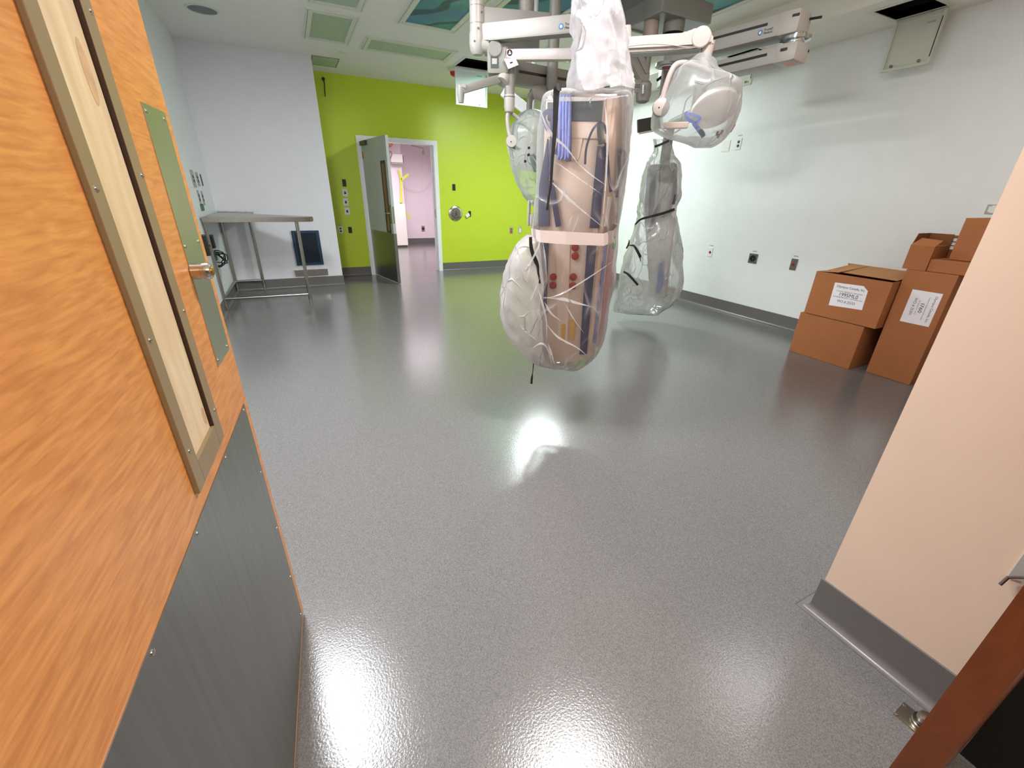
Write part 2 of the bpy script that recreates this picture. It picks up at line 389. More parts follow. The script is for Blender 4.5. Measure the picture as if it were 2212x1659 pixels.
b = B(); box(b, WORLD, XR, XR + .12, .3, YB + .1, 0, H); struct(finish('wall_right', b, PAINT))
b = B(); box(b, WORLD, XW, XR + .12, .065, .468, 0, H + .02); struct(finish('wall_front_right', b, mat('warm_wall_tint', (230, 204, 182), .45, bump=.05, bscale=300)))  # one even base colour, warmer than the other walls
b = B(); box(b, WORLD, XL - .12, -.345, -.10, .02, 0, H); struct(finish('wall_front_left', b, PAINT))
b = B(); box(b, WORLD, -.345, XW, -.10, .06, 2.30, H); struct(finish('wall_front', b, PAINT))
b = B(); box(b, WORLD, -.55, -.43, -3.2, -.1, 0, 2.8); struct(finish('wall_corridor_left', b, PAINT))
b = B(); box(b, WORLD, 1.62, 1.74, -3.2, -.12, 0, 2.8); struct(finish('wall_corridor_right', b, PAINT))
b = B(); box(b, WORLD, 1.43, XW + .1, -.14, .012, 0, 2.30); struct(finish('trim_1', b, CHAR), 'black painted door jamb')
b = B(); box(b, WORLD, -.40, -.345, -.14, .03, 0, 2.30); struct(finish('trim_2', b, CHAR), 'black painted door jamb')

def cove(name, pts, side, hgt=.15, t=.008, r=.030):
    """coved skirting along a polyline; side = +1 when the room lies to its left"""
    pts = [Vector((*p, 0)) for p in pts]
    prof = [(0, 0), (0, hgt), (t, hgt)] + [(t + r - r * math.cos(a), r - r * math.sin(a)) for a in [math.pi / 2 * k / 7 for k in range(8)]] + [(t + r + .001, 0)]
    rings = []
    for i, p in enumerate(pts):
        d0 = (p - pts[i - 1]).normalized() if i else (pts[1] - p).normalized(); d1 = (pts[i + 1] - p).normalized() if i < len(pts) - 1 else d0
        n0 = Vector((-d0.y, d0.x, 0)) * side; n1 = Vector((-d1.y, d1.x, 0)) * side
        nn = (n0 + n1).normalized(); nn = nn / max(.3, nn.dot(n0))
        rings.append([p + nn * x + Vector((0, 0, z)) for x, z in prof])
    bm = B(); ringset(bm, rings); bmesh.ops.recalc_face_normals(bm, faces=bm.faces)
    return struct(finish(name, bm, BASE, smooth=30))
cove('baseboard_back', [(XR, .47), (XR, YB), (2.51, YB)], 1)
cove('baseboard_back_left', [(1.14, YB), (.576, YB), (.576, YG), (XL, YG), (XL, .03)], 1)
cove('baseboard_front_right', [(XW, .066), (XW, .468), (XR, .468)], 1)
cove('baseboard_corridor', [(1.62, -3.2), (1.62, -.14)], 1)

# ---- next room
b = B(); box(b, WORLD, .5, 2.87, 12.75, 13.6, 0, 2.95); struct(finish('wall_next_room_left', b, PINKW))
b = B(); box(b, WORLD, 2.86, 5.0, 13.25, 13.6, 0, 2.95); struct(finish('wall_next_room_back', b, PINKW))
b = B(); box(b, WORLD, 4.15, 4.3, YB + .14, 13.3, 0, 2.95); struct(finish('wall_next_room_right', b, PINKW))
b = B(); box(b, WORLD, .3, .45, YB + .14, 13.3, 0, 2.95); struct(finish('wall_next_room_side', b, PINKW))
b = B(); box(b, WORLD, .3, 5.0, YB + .14, 13.6, 2.95, 3.05); struct(finish('ceiling', b, PINKW))
b = B(); box(b, WORLD, 3.0, 4.15, 13.235, 13.25, 0, .15); struct(finish('baseboard_next_room', b, BASE))

# ---- door 3: grey steel door in the green wall
d3 = struct(bpy.data.objects.new('door_3', None), 'grey painted steel door standing open in lime green wall'); COL.objects.link(d3); d3.location = (1.2, YB, 0)
b = B()
for u0, u1, v0, v1 in ((1.14, 1.209, 0, 2.245), (2.441, 2.51, 0, 2.245), (1.209, 2.441, 2.176, 2.245)): box(b, FG, u0, u1, v0, v1, -.16, .02)
box(b, FG, 1.205, 1.222, 0, 2.18, -.16, -.09); box(b, FG, 2.428, 2.445, 0, 2.18, -.16, -.09)
finish('door_frame', b, TRIMW, d3)
b = B(); box(b, FG, 2.436, 2.446, .98, 1.12, -.085, -.045); finish('strike_plate', b, POLISH, d3)
hx, hy = 1.225, YB - .025; ex, ey = 1.425, 7.16
LU = Vector((ex - hx, ey - hy, 0)); LW = LU.length; FD = Fr((hx, hy, 0), LU, (0, 0, 1)); FD.n = Vector((-LU.y, LU.x, 0)).normalized() * -1
if FD.n.x > 0: FD.n = -FD.n
b = B(); box(b, FD, .01, LW, .008, 2.165, -.0225, .0225, .002); leaf = finish('door_leaf', b, DOORP, d3)
b = B()
g0, g1 = LW - .27, LW - .09
for u0, u1, v0, v1 in ((g0, g1, .80, .84), (g0, g1, 1.80, 1.84), (g0, g0 + .035, .80, 1.84), (g1 - .035, g1, .80, 1.84)): box(b, FD, u0, u1, v0, v1, -.028, .03)
vf = finish('vision_frame', b, FRAMEB, leaf)
b = B(); box(b, FD, g0 + .035, g1 - .035, .84, 1.80, -.004, .024); finish('vision_panel', b, wood_mat('brown_board', (120, 86, 60), (150, 110, 78), 1, (20, 20, 4)), leaf)
b = B(); box(b, FD, .06, LW - .012, .03, .80, .0225, .025); finish('kick_plate', b, STEELV, leaf)
b = B(); box(b, FD, LW - .075, LW - .02, .95, 1.22, .0225, .028); lp = finish('lock_plate', b, POLISH, leaf)
b = B(); cyl(b, FD.p(LW - .05, 1.1, .028), FD.p(LW - .05, 1.1, .075), .011); tube(b, [FD.p(LW - .05, 1.1, .07), FD.p(LW - .1, 1.1, .075), FD.p(LW - .16, 1.1, .07)], .009, 10, 4); finish('lever_handle', b, POLISH, leaf, smooth=True)
b = B(); box(b, FD, LW - .002, LW + .002, .95, 1.2, -.012, .012); finish('latch_plate', b, POLISH, leaf)
b = B(); box(b, FD, LW - .003, LW + .0025, .01, .80, -.022, .024); finish('edge_guard', b, STEELV, leaf)
for z in (.25, 1.08, 1.95):
    b = B(); cyl(b, Vector((1.222, YB + .0, z - .05)) + FD.n * .03, Vector((1.222, YB, z + .05)) + FD.n * .03, .012, seg=12); finish('hinge', b, FRAMEB, d3, smooth=True)
b = B(); box(b, FD, .05, .30, 2.09, 2.15, .0225, .06); finish('closer_bracket', b, FRAMEB, leaf)
b = B(); box(b, FD, .03, .07, 1.90, 2.0, .0225, .03); finish('red_sticker', b, REDP, leaf)

# ---- door 1: wood veneered leaf on the left
FRE = Vector((-.2009, 1.2514, 0)); du = Vector((.07, 1, 0)).normalized()
FDL = Fr(FRE, -du, (0, 0, 1)); FDL.n = Vector((1, -.07, 0)).normalized()      # u = distance from the free edge
d1 = struct(bpy.data.objects.new('door_1', None), 'maple veneer door with steel plates standing open'); COL.objects.link(d1); d1.location = FRE
VF = (.280, .485, .910, 2.02); GI = (.319, .449, .958, 1.97)
b = B(); holes(b, FDL, 0, 1.24, .012, 2.13, [(GI[0] - .02, GI[1] + .02, GI[2] - .02, GI[3] + .02)], -.045, 0); leaf = finish('door_leaf', b, WOOD, d1)
b = B()
def frame_part(bm, F, o, i, n0, n1, bev=0):
    for r_ in ((o[0], i[0], o[2], o[3]), (i[1], o[1], o[2], o[3]), (i[0], i[1], o[2], i[2]), (i[0], i[1], i[3], o[3])): box(bm, F, *r_, n0, n1, bev)
frame_part(b, FDL, VF, GI, 0, .008, .0015)
frame_part(b, FDL, (GI[0] - .02, GI[1] + .02, GI[2] - .02, GI[3] + .02), (GI[0] - .0, GI[1] + .0, GI[2] - .0, GI[3] + .0), -.04, .0)
vf = finish('vision_frame', b, BRONZE, leaf)
b = B(); box(b, FDL, GI[0] - .001, GI[0] + .001, GI[2], GI[3], -.034, .0077); finish('reveal_strip', b, DARKREV, leaf)
b = B(); box(b, FDL, GI[0] + .004, GI[1] + .001, GI[2] - .001, GI[3], -.036, .001); pb = finish('pine_board', b, PINE, leaf)
for u_, v_, rx, rz in ((.352, 1.545, .013, .040), (.335, .990, .008, .018)):
    b = B(); prism(b, FDL, [(u_ + rx * math.cos(t), v_ + rz * math.sin(t)) for t in [2 * math.pi * k / 20 for k in range(20)]], .0005, .0014); finish('knot', b, KNOT, leaf)
b = B(); box(b, FDL, .035, 1.19, .03, .872, 0, .0016); finish('kick_plate', b, STEELV, leaf)
b = B(); box(b, FDL, .03, .160, 1.027, 1.54, 0, .0016); finish('push_plate', b, mat('satin_push_steel', (196, 196, 190), .3, 1, bump=.03, bscale=100, stretch=(10, 10, .5)), leaf)
def screws(F, spots, parent, n, r=.0048):
    for u_, v_ in spots:
        b = B(); lathe(b, F.p(u_, v_, n), F.n, [(r, 0), (r * .9, .0014), (r * .5, .0024), (.0002, .0027)], 12); finish('screw', b, SCREW, parent, smooth=True)
screws(FDL, [(.055, .66), (.055, .862), (.052, .45), (.052, .24), (.052, .06), (.29, .862), (.53, .862), (.75, .862), (1.0, .862)], leaf, .0016)
screws(FDL, [(.045, 1.04), (.148, 1.04), (.045, 1.527), (.146, 1.527), (.045, 1.29), (.148, 1.29)], leaf, .0016, .004)
screws(FDL, [(.290, 1.63), (.290, 1.418), (.290, 1.19), (.290, .98), (.470, 1.397), (.470, 1.189), (.470, .99)], leaf, .008, .0045)
kb = FDL.p(.150, 1.240, .0016)
b = B(); lathe(b, kb, FDL.n, [(.0165, 0), (.0165, .017), (.0158, .0175), (.0158, .0185), (.0165, .019), (.0165, .030), (.0148, .034), (.012, .036)], 32); kn = finish('lock_cylinder', b, POLISH, leaf, smooth=30)
b = B(); lathe(b, kb + FDL.n * .0355, FDL.n, [(.0085, 0), (.0085, .0025), (.0075, .003)], 24); finish('keyhole_plug', b, BRASS, kn, smooth=30)

# ---- door 2: closed inactive leaf seen edge-on
d2 = struct(bpy.data.objects.new('door_2', None), 'closed narrow door leaf seen on its brown edge'); COL.objects.link(d2); d2.location = (.9, .036, 0)
b = B(); box(b, WORLD, .90, 1.425, .0125, .060, .01, 2.28); lf = finish('door_leaf', b, EDGE, d2)
b = B(); box(b, WORLD, .93, .99, .0600, .0655, .86, 1.0); pl = finish('pull_plate', b, LGREY, lf)

# dark bent bracket on the cream wall
FC = Fr((XW, 0, 0), (0, -1, 0), (0, 0, 1)); FC.n = Vector((-1, 0, 0))
t = thing('wall_bracket', 'grey metal bracket with dark bent lip low on cream wall, right edge of photo', 'bracket', (XW, .12, .46))
q0 = onX(2176, 1247, 1.515); q1 = onX(2225, 1247, 1.515); q2 = onX(2160, 1263, 1.49)
b = B(); prism(b, FC, [(-q0.y, q0.z), (-q1.y + .02, q1.z - .012), (-q1.y + .02, q0.z + .10), (-q0.y, q0.z + .10)], 0, .006); finish('plate', b, LGREY, t)
b = B(); tube(b, [onX(2225, 1248, 1.5), onX(2195, 1247, 1.5), onX(2178, 1247, 1.5), q2], .0038, 8); finish('bent_lip', b, BRONK, t, smooth=True)

# floor mounted roller stop
fs = onZ(1975, 1545, 0)
FS = Fr(fs, (.10, 1, 0), (-1, .10, 0)); FS.n = Vector((0, 0, 1))
t = thing('floor_stop', 'steel floor door stop with round cap near brown door edge', 'door stop', fs)
def zpx(x, y, z=0): q = onZ(x, y, z) - fs; return q.dot(FS.u), q.dot(FS.v)
c0, c1, c2 = zpx(1929, 1543), zpx(1951, 1518), zpx(1978, 1584)
b = B(); prism(b, FS, [c0, c1, (c1[0] + (c2[0] - c0[0]) * 1.5, c1[1] + (c2[1] - c0[1]) * 1.5), (c0[0] + (c2[0] - c0[0]) * 1.5, c0[1] + (c2[1] - c0[1]) * 1.5)], 0, .005); finish('base_plate', b, POLISH, t)
cc = onZ(1996, 1562, .012); cc.z = 0
b = B(); lathe(b, cc, (0, 0, 1), [(.024, .005), (.027, .010), (.027, .014), (.021, .015), (.021, .036), (.019, .040), (.002, .041)], 32); cp = finish('roller_cap', b, POLISH, t, smooth=30)
b = B(); lathe(b, cc, (0, 0, 1), [(.0265, .014), (.0265, .020), (.021, .020)], 32); finish('rubber_ring', b, BLACK, t, smooth=30)
for x, y in ((1954, 1523), (1937, 1543)):
    q = onZ(x, y, .005); b = B(); lathe(b, q, (0, 0, 1), [(.005, 0), (.004, .002), (.0005, .0024)], 14); finish('screw', b, SCREW, t, smooth=True)

# ================================================================== CEILING FIXTURES
FCE = Fr((0, 0, H), (1, 0, 0), (0, 1, 0)); FCE.n = Vector((0, 0, -1))
def light_panel(label, u0, u1, v0, v1, w=.045, dm=None):
    t = thing('ceiling_light', label, 'ceiling light', ((u0 + u1) / 2, (v0 + v1) / 2, H - .02), 'unlit ceiling light panels')
    b = B(); frame_part(b, FCE, (u0 - w - .02, u1 + w + .02, v0 - w - .02, v1 + w + .02), (u0 - w - .004, u1 + w + .004, v0 - w - .004, v1 + w + .004), 0, .012); finish('outer_trim', b, TRIMC, t)
    b = B(); frame_part(b, FCE, (u0 - w, u1 + w, v0 - w, v1 + w), (u0, u1, v0, v1), -.01, .016, .003); finish('frame', b, TRIMC, t)
    b = B(); box(b, FCE, u0, u1, v0, v1, -.02, .004); finish('diffuser', b, dm or DIFF, t)
light_panel('square unlit ceiling light panel nearest the lime wall and grey wall corner', .52, .90, 5.72, 6.58)
light_panel('unlit ceiling light panel cut by the top edge of the photo', .52, .90, 4.55, 5.42)
light_panel('long narrow unlit ceiling light panel running beside red alarm and white hatch', 1.18, 2.17, 6.27, 6.68)
light_panel('lit white ceiling light panel mostly hidden behind the white plastic sleeve', 3.19, 3.65, 5.50, 5.86, dm=mat('lit_diffuser', (245, 255, 250), .5, emit=4))
t = thing('indicator_lamp', 'small round green ceiling lamp behind the grey joint with warning tag', 'lamp', (2.97, 6.41, H))
b = B(); lathe(b, (2.97, 6.41, H), (0, 0, -1), [(.13, 0), (.13, .012), (.115, .014), (.115, .004)]); finish('rim', b, TRIMC, t, smooth=30)
b = B(); lathe(b, (2.97, 6.41, H), (0, 0, -1), [(.115, 0), (.115, .006), (.001, .006)]); finish('lens', b, mat('green_lens', (60, 230, 150), .3, emit=2), t)
t = thing('ceiling_access_panel', 'small flush square access panel in ceiling above lime wall, left end', 'access panel', (.76, 7.6, H))
b = B(); frame_part(b, FCE, (.58, .93, 7.37, 7.85), (.59, .92, 7.38, 7.84), 0, .006); finish('trim', b, BOOMG, t)
b = B(); box(b, FCE, .595, .915, 7.385, 7.835, 0, .005); finish('door_panel', b, DIFF, t)
q = onZ(738, 112, H)
b = B(); lathe(b, q, (0, 0, -1), [(.05, 0), (.05, .008), (.04, .012), (.001, .013)]); tag(finish('sprinkler_cover', b, TRIMC, smooth=30), 'small round sprinkler cover on ceiling near square light panel', 'sprinkler')
q = onZ(437, 20, H)
t = thing('ceiling_speaker', 'round grey recessed ceiling speaker above grey wall corner', 'speaker', q)
b = B(); lathe(b, q, (0, 0, -1), [(.15, 0), (.15, .004), (.14, .008), (.128, .008), (.128, .0)]); finish('rim', b, TRIMC, t, smooth=30)
b = B(); lathe(b, q, (0, 0, -1), [(.128, .0), (.128, .003), (.001, .003)]); finish('grille', b, mat('grey_speaker_grille', (122, 124, 128), .6, bump=.3, bscale=400), t)
q = onZ(981, 149, H)
t = thing('alarm_strobe', 'red and white fire alarm strobe on ceiling beside open white hatch', 'alarm', q)
b = B(); lathe(b, q, (0, 0, -1), [(.085, 0), (.085, .02), (.07, .035)]); finish('base', b, TRIMC, t, smooth=30)
b = B(); lathe(b, q, (0, 0, -1), [(.06, .035), (.058, .06), (.045, .082), (.02, .092), (.001, .093)]); finish('lens', b, REDP, t, smooth=30)

def hatch(label, F, h, hinge, drop, top, axis, paint, vis=None):
    """opening h in a ceiling at height top, with its panel hanging from one side"""
    c = ((h[0] + h[1]) / 2, (h[2] + h[3]) / 2)
    t = thing('access_hatch', label, 'access hatch', (c[0], c[1], top))
    Fz = Fr((0, 0, top), (1, 0, 0), (0, 1, 0)); Fz.n = Vector((0, 0, -1))
    b = B(); frame_part(b, Fz, (h[0] - .035, h[1] + .035, h[2] - .035, h[3] + .035), (h[0], h[1], h[2], h[3]), -.002, .006); finish('trim', b, TRIMC, t)
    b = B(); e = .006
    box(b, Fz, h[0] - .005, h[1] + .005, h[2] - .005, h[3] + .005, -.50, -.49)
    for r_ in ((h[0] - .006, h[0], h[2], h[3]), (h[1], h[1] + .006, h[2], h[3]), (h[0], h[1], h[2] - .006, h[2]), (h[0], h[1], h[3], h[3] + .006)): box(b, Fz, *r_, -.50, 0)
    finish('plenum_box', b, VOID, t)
    if axis == 'y':   # panel in a plane Y = hinge
        Fd = Fr((h[0], hinge, top - .012), (1, 0, 0), (0, 0, 1)); Fd.n = Vector((0, -1, 0)); w = h[1] - h[0]
    else:
        Fd = Fr((hinge, h[3], top - .012), (0, -1, 0), (0, 0, 1)); Fd.n = Vector((-1, 0, 0)); w = h[3] - h[2]
    b = B(); box(b, Fd, 0, w, -drop, 0, -.012, 0, .003); dp = finish('door_panel', b, paint, t)
    b = B(); frame_part(b, Fd, (0, w, -drop, 0), (.022, w - .022, -drop + .022, -.022), 0, .012, .003); finish('panel_frame', b, paint, dp)
    b = B(); box(b, Fd, w * .68, w * .84, -.075, -.062, 0, .002); finish('nameplate', b, LGREY, dp)
    for u in (.22, .78):
        b = B(); cyl(b, Fd.p(w * u, -drop + .035, 0), Fd.p(w * u, -drop + .035, .022), .011, seg=12); finish('latch', b, SCREW, dp, smooth=True)
    b = B(); box(b, Fd, w - .016, w - .010, -drop + .05, -.05, .012, .014); finish('gasket', b, BLACK, dp)
    return t
hatch('white ceiling hatch hanging open in front of lime green wall', None, HATCH1, 6.872, .45, H, 'y', TRIMW)
hatch('large grey ceiling hatch hanging open at top right corner by white wall', None, HATCH2, 4.927, .365, SOF, 'x', mat('hatch_grey_enamel', (196, 200, 186), .45, bump=.05, bscale=200))
hatch('ceiling hatch hanging open behind the wrapped lamp and boom beams', None, HATCH3, 4.60, .30, SOF, 'x', TRIMC)

# printed mural panels
def mural(label, u0, u1, v0, v1, w=.05):
    t = thing('mural_panel', label, 'ceiling mural', ((u0 + u1) / 2, (v0 + v1) / 2, H - .02), 'blue ceiling mural panels')
    b = B(); frame_part(b, FCE, (u0 - w, u1 + w, v0 - w, v1 + w), (u0, u1, v0, v1), -.01, .014, .003); fr = finish('frame', b, TRIMC, t)
    b = B(); frame_part(b, FCE, (u0 - w - .03, u1 + w + .03, v0 - w - .03, v1 + w + .03), (u0 - w - .012, u1 + w + .012, v0 - w - .012, v1 + w + .012), 0, .010); finish('outer_trim', b, TRIMC, t)
    b = B(); box(b, FCE, u0, u1, v0, v1, -.02, .004); finish('printed_panel', b, MURAL, t)
    for u, v in ((u0 - w / 2, v0), (u1 + w / 2, v1), (u0 - w / 2, v1), (u1 + w / 2, v0)):
        b = B(); lathe(b, FCE.p(u, v, .014), (0, 0, -1), [(.008, 0), (.006, .003), (.0005, .004)], 10); finish('screw', b, SCREW, fr, smooth=True)
mural('blue and green leaf mural panel nearest the long ceiling light', 1.40, 1.90, 4.42, 5.53)
mural('blue mural panel above the grey lamp arms at top centre', 2.14, 2.72, 3.55, 4.92)
mural('dark blue mural panel around the boom ceiling cover', 2.86, 3.98, 3.05, 4.55)

# ================================================================== WALL FITTINGS
def plate(label, F, u, v, kind, w=.07, h=.114, group=None, cat='outlet', name='wall_outlet', tagline=True):
    t = thing(name, label, cat, F.p(u, v, 0), group)
    pm = {'red': STEEL, 'steel': STEEL, 'black': BLACK, 'greyred': STEEL, 'big': STEEL, 'green': GREENP}.get(kind, WHITEP)
    if kind == 'hole': pm = BLACK
    b = B(); box(b, F, u - w / 2, u + w / 2, v - h / 2, v + h / 2, 0, .006, .0015); finish('face_plate', b, pm, t)
    if kind in ('white', 'steel'):
        for dv in (-.021, .021):
            b = B(); lathe(b, F.p(u, v + dv, .006), F.n, [(.016, 0), (.016, .003), (.001, .003)], 18); finish('socket', b, BLACK, t)
    if kind == 'red':
        for dv in (-.021, .021):
            b = B(); lathe(b, F.p(u, v + dv, .006), F.n, [(.016, 0), (.016, .003), (.001, .003)], 18); finish('socket', b, REDP, t)
    if kind in ('whitered', 'greyred'):
        b = B(); lathe(b, F.p(u, v, .006), F.n, [(.017, 0), (.017, .004), (.012, .006), (.001, .006)], 20); finish('socket', b, DRED, t)
    if kind == 'big':
        b = B(); lathe(b, F.p(u, v, .006), F.n, [(.038, 0), (.038, .004), (.030, .004), (.028, .001), (.001, .001)], 24); s = finish('socket', b, BLACK, t)
        b = B(); lathe(b, F.p(u, v, .006), F.n, [(.006, 0), (.006, .004), (.001, .004)], 10); finish('socket_pin', b, SCREW, s)
    if kind == 'switch':
        b = B(); box(b, F, u - .014, u + .014, v - .028, v + .028, .006, .010, .001); finish('rocker', b, WHITEP, t)
        b = B(); frame_part(b, F, (u - w / 2, u + w / 2, v - h / 2, v + h / 2), (u - w / 2 + .012, u + w / 2 - .012, v - h / 2 + .014, v + h / 2 - .014), .0055, .0075); finish('plate_border', b, LGREY, t)
    if kind == 'data':
        b = B(); prism(b, F, [(u - .016, v - .02), (u + .016, v - .02), (u + .012, v + .02), (u - .012, v + .02)], .006, .012); finish('jack', b, BLACK, t)
        b = B(); box(b, F, u - .010, u + .002, v - .004, v + .012, .012, .014); finish('green_tab', b, GREENP, t)
    if tagline and kind not in ('hole', 'data', 'black', 'green'):
        b = B(); box(b, F, u - .028, u + .028, v + h / 2 + .022, v + h / 2 + .034, 0, .001); finish('tag_strip', b, LGREY, t)
    return t
plate('black switch plate on lime wall, topmost of the column left of door', FG, .87, 1.53, 'hole', .06, .11, cat='switch', name='wall_plate')
plate('white plate with black jack on lime wall, directly under black plate', FG, .862, 1.38, 'data', .085, .115, 'white jack plates left of the door', 'jack plate', 'wall_plate')
plate('middle white jack plate in the column left of grey door', FG, .855, 1.235, 'data', .085, .115, 'white jack plates left of the door', 'jack plate', 'wall_plate')
plate('lowest white jack plate in the column left of grey door', FG, .858, 1.09, 'data', .085, .115, 'white jack plates left of the door', 'jack plate', 'wall_plate')
plate('white double outlet on lime wall by grey wall edge', FG, .71, .79, 'white')
plate('black outlet box low on lime wall left of grey door', FG, .865, .785, 'hole', .06, .10, cat='outlet box')
plate('small black outlet box high on lime wall right of the doorway', FG, 2.80, 1.51, 'hole', .06, .11, cat='outlet box')
plate('red double outlet low on lime wall', FG, 4.01, .73, 'red')
plate('white switch outlet with grey border right of red outlet on lime wall', FG, 4.215, .73, 'switch', cat='switch', name='wall_switch')
t = thing('wall_box', 'black outlet box with small white cover hanging loose beside round button', 'outlet box', FG.p(3.09, 1.04, 0))
b = B(); box(b, FG, 3.08, 3.13, 1.0, 1.10, 0, .006); finish('back_box', b, BLACK, t)
Fr2 = Fr(FG.p(3.06, 1.03, .03), (.8, 0, .5), (-.5, 0, .8)); b = B(); box(b, Fr2, -.05, .03, -.03, .03, 0, .012, .003); finish('loose_cover', b, WHITEP, t)
t = thing('door_button', 'round steel door push button on lime green wall', 'door button', FG.p(2.815, 1.06, 0))
b = B(); lathe(b, FG.p(2.815, 1.06, 0), FG.n, [(.135, 0), (.135, .012), (.12, .022), (.095, .026), (.092, .018)], 40); finish('base_ring', b, POLISH, t, smooth=30)
b = B(); lathe(b, FG.p(2.815, 1.06, 0), FG.n, [(.088, .018), (.088, .034), (.08, .04), (.001, .042)], 40); bp_ = finish('push_pad', b, STEEL, t, smooth=30)
b = B(); lathe(b, FG.p(2.815, 1.095, .041), FG.n, [(.012, 0), (.012, .002), (.001, .002)], 14); prism(b, FG, [(2.79, 1.03), (2.84, 1.03), (2.828, 1.075), (2.802, 1.075)], .041, .043); finish('person_mark', b, FRAMEB, bp_)
b = B(); box(b, FG, 2.78, 2.85, 1.01, 1.018, .040, .043); finish('button_legend', b, FRAMEB, bp_)
t = thing('wire_stub', 'short black wire hanging high on lime green wall', 'wire', FG.p(.76, 2.74, 0))
b = B(); cyl(b, FG.p(.765, 2.96, .0), FG.p(.765, 2.96, .02), .022, seg=14); finish('grommet', b, BLACK, t)
b = B(); tube(b, [FG.p(.765, 2.96, .018), FG.p(.77, 2.90, .022), FG.p(.762, 2.82, .02), FG.p(.757, 2.735, .02)], .007, 8, 4); finish('wire', b, BLACK, t, smooth=True)

plate('white blank switch plate high on white wall left of double outlet', FR_, -4.28, 2.02, 'blank', .115, .125, cat='switch plate', name='wall_plate', tagline=False)
plate('white double outlet high on white wall right of blank plate', FR_, -4.10, 2.03, 'white', .075, .125)
plate('white outlet with one red socket low on white wall', FR_, -4.185, .735, 'whitered', .07, .115)
plate('square steel outlet with large black socket low on white wall', FR_, -3.535, .735, 'big', .115, .115)
plate('grey steel outlet with red socket nearest the cardboard boxes', FR_, -3.02, .735, 'greyred', .075, .125)
q = onX(2147, 452, XR)
plate('white thermostat box with hanging wire on wall behind the top carton', FR_, -q.y, q.z, 'switch', .09, .07, cat='thermostat', name='thermostat', tagline=False)

def lplate(label, x, y, kind, w, h, cat='plate', name='wall_plate'):
    q = onX(x, y, XL); return plate(label, FL, q.y, q.z, kind, w, h, cat=cat, name=name, tagline=False)
lplate('wide white blank panel on far left wall beside wooden door', 404, 384, 'blank', .25, .20, 'wall panel')
lplate('grey steel switch plate on far left wall right of the white panel', 417, 386, 'steel', .17, .18, 'switch plate')
lplate('narrow grey steel switch plate near grey wall corner', 426.5, 387, 'steel', .13, .15, 'switch plate')
lplate('thin black bracket plate on far left wall closest to grey wall', 435, 389, 'black', .06, .13, 'wall bracket')
lplate('left slim steel gas outlet plate above the steel table', 430, 427, 'steel', .09, .16, 'gas outlet')
lplate('right slim steel gas outlet plate above the steel table', 438, 428, 'steel', .09, .16, 'gas outlet')
lplate('dark green square plate above the steel table', 436.5, 448, 'green', .20, .075, 'wall plate')

# vent and plate in the grey wall
t = thing('return_vent', 'dark navy louvred return air grille low in grey wall', 'vent', (.125, YG, .335))
b = B(); frame_part(b, FW, (-.065, .32, .335, .845), (-.02, .275, .375, .805), 0, .014, .003); finish('frame', b, VENT, t)
b = B()
box(b, FW, -.02, .275, .375, .805, -.002, .002)
for k in range(26): box(b, FW, -.02, .275, .380 + k * .0164, .390 + k * .0164, .002, .011)
finish('louvres', b, VENTD, t)
t = thing('crash_plate', 'stainless steel wall plate under navy grille above grey baseboard', 'wall plate', (.13, YG, .17))
b = B(); box(b, FW, -.115, .36, .172, .275, 0, .022, .004); finish('plate', b, STEEL, t)
for u in (.295, .325):
    b = B(); box(b, FW, u, u + .014, .176, .271, .022, .026); finish('polished_strip', b, CHROME, t)

# ================================================================== STEEL TABLE
TZ = 1.103
t = thing('steel_table', 'stainless steel instrument table with tube legs against grey wall', 'table', (-.4, 6.75, 0))
b = B()
fx = .225
poly = [(XL + .015, 6.08), (fx - .10, 6.08), (fx - .03, 6.105), (fx, 6.17), (fx, 6.27), (fx - .03, 6.33), (fx - .1, 6.36), (-.50, 6.95), (-.50, YG - .02), (XL + .015, YG - .02)]
Ft = Fr((0, 0, TZ - .055), (1, 0, 0), (0, 1, 0)); prism(b, Ft, poly, 0, .055, .006); finish('tabletop', b, STEEL, t)
b = B(); box(b, WORLD, XL + .016, -.50, YG - .045, YG - .018, TZ, TZ + .014, .004); finish('upstand', b, STEEL, t)
legs = [(-.966 + .03, 6.18), (.029, 6.127), (-.565, 7.39), (-.92, 7.40)]
for x, y in legs:
    b = B(); cyl(b, (x, y, .09), (x, y, TZ - .055), .021, seg=20); lg = finish('leg', b, STEEL, t, smooth=30)
    b = B(); lathe(b, (x, y, 0), (0, 0, 1), [(.009, 0), (.012, .01), (.014, .06), (.021, .075), (.021, .092)], 20); finish('foot', b, POLISH, lg, smooth=30)
RZ = .155
for a, c in ((legs[0], legs[1]), (legs[0], legs[3]), (legs[3], legs[2])):
    b = B(); cyl(b, (*a, RZ), (*c, RZ), .017, seg=16); finish('rail', b, STEEL, t, smooth=30)
# cord and plug strip under the table
t = thing('coiled_cord', 'coiled black power cord hanging from plug under steel table', 'cord', onX(462, 560, XL + .05))
b = B()
pts = []
c0 = onD(468, 560, 6.55)
for k in range(46):
    a = k / 46 * 2 * math.pi * 4.3; r1, r2 = .115 + .035 * math.sin(k * 1.7), .085 + .03 * math.sin(k * .9 + 1)
    pts.append(c0 + CR * (r1 * math.cos(a) + .03 * math.sin(k * .4)) + Vector((0, .02 * math.sin(k), r2 * math.sin(a) - .02 * math.cos(k * .5))))
pts = [onX(452, 528, XL + .05), onD(459, 541, 6.7)] + pts
tube(b, pts, .006, 8, 4); finish('cable', b, BLACK, t, smooth=True)
for (x, y), w, h in (((452, 522), .10, .15), ((438, 530), .10, .22)):
    q = onX(x, y, XL); b = B(); box(b, FL, q.y - w / 2, q.y + w / 2, q.z - h / 2, q.z + h / 2, 0, .05, .008); finish('plug_box', b, BLACK, t)
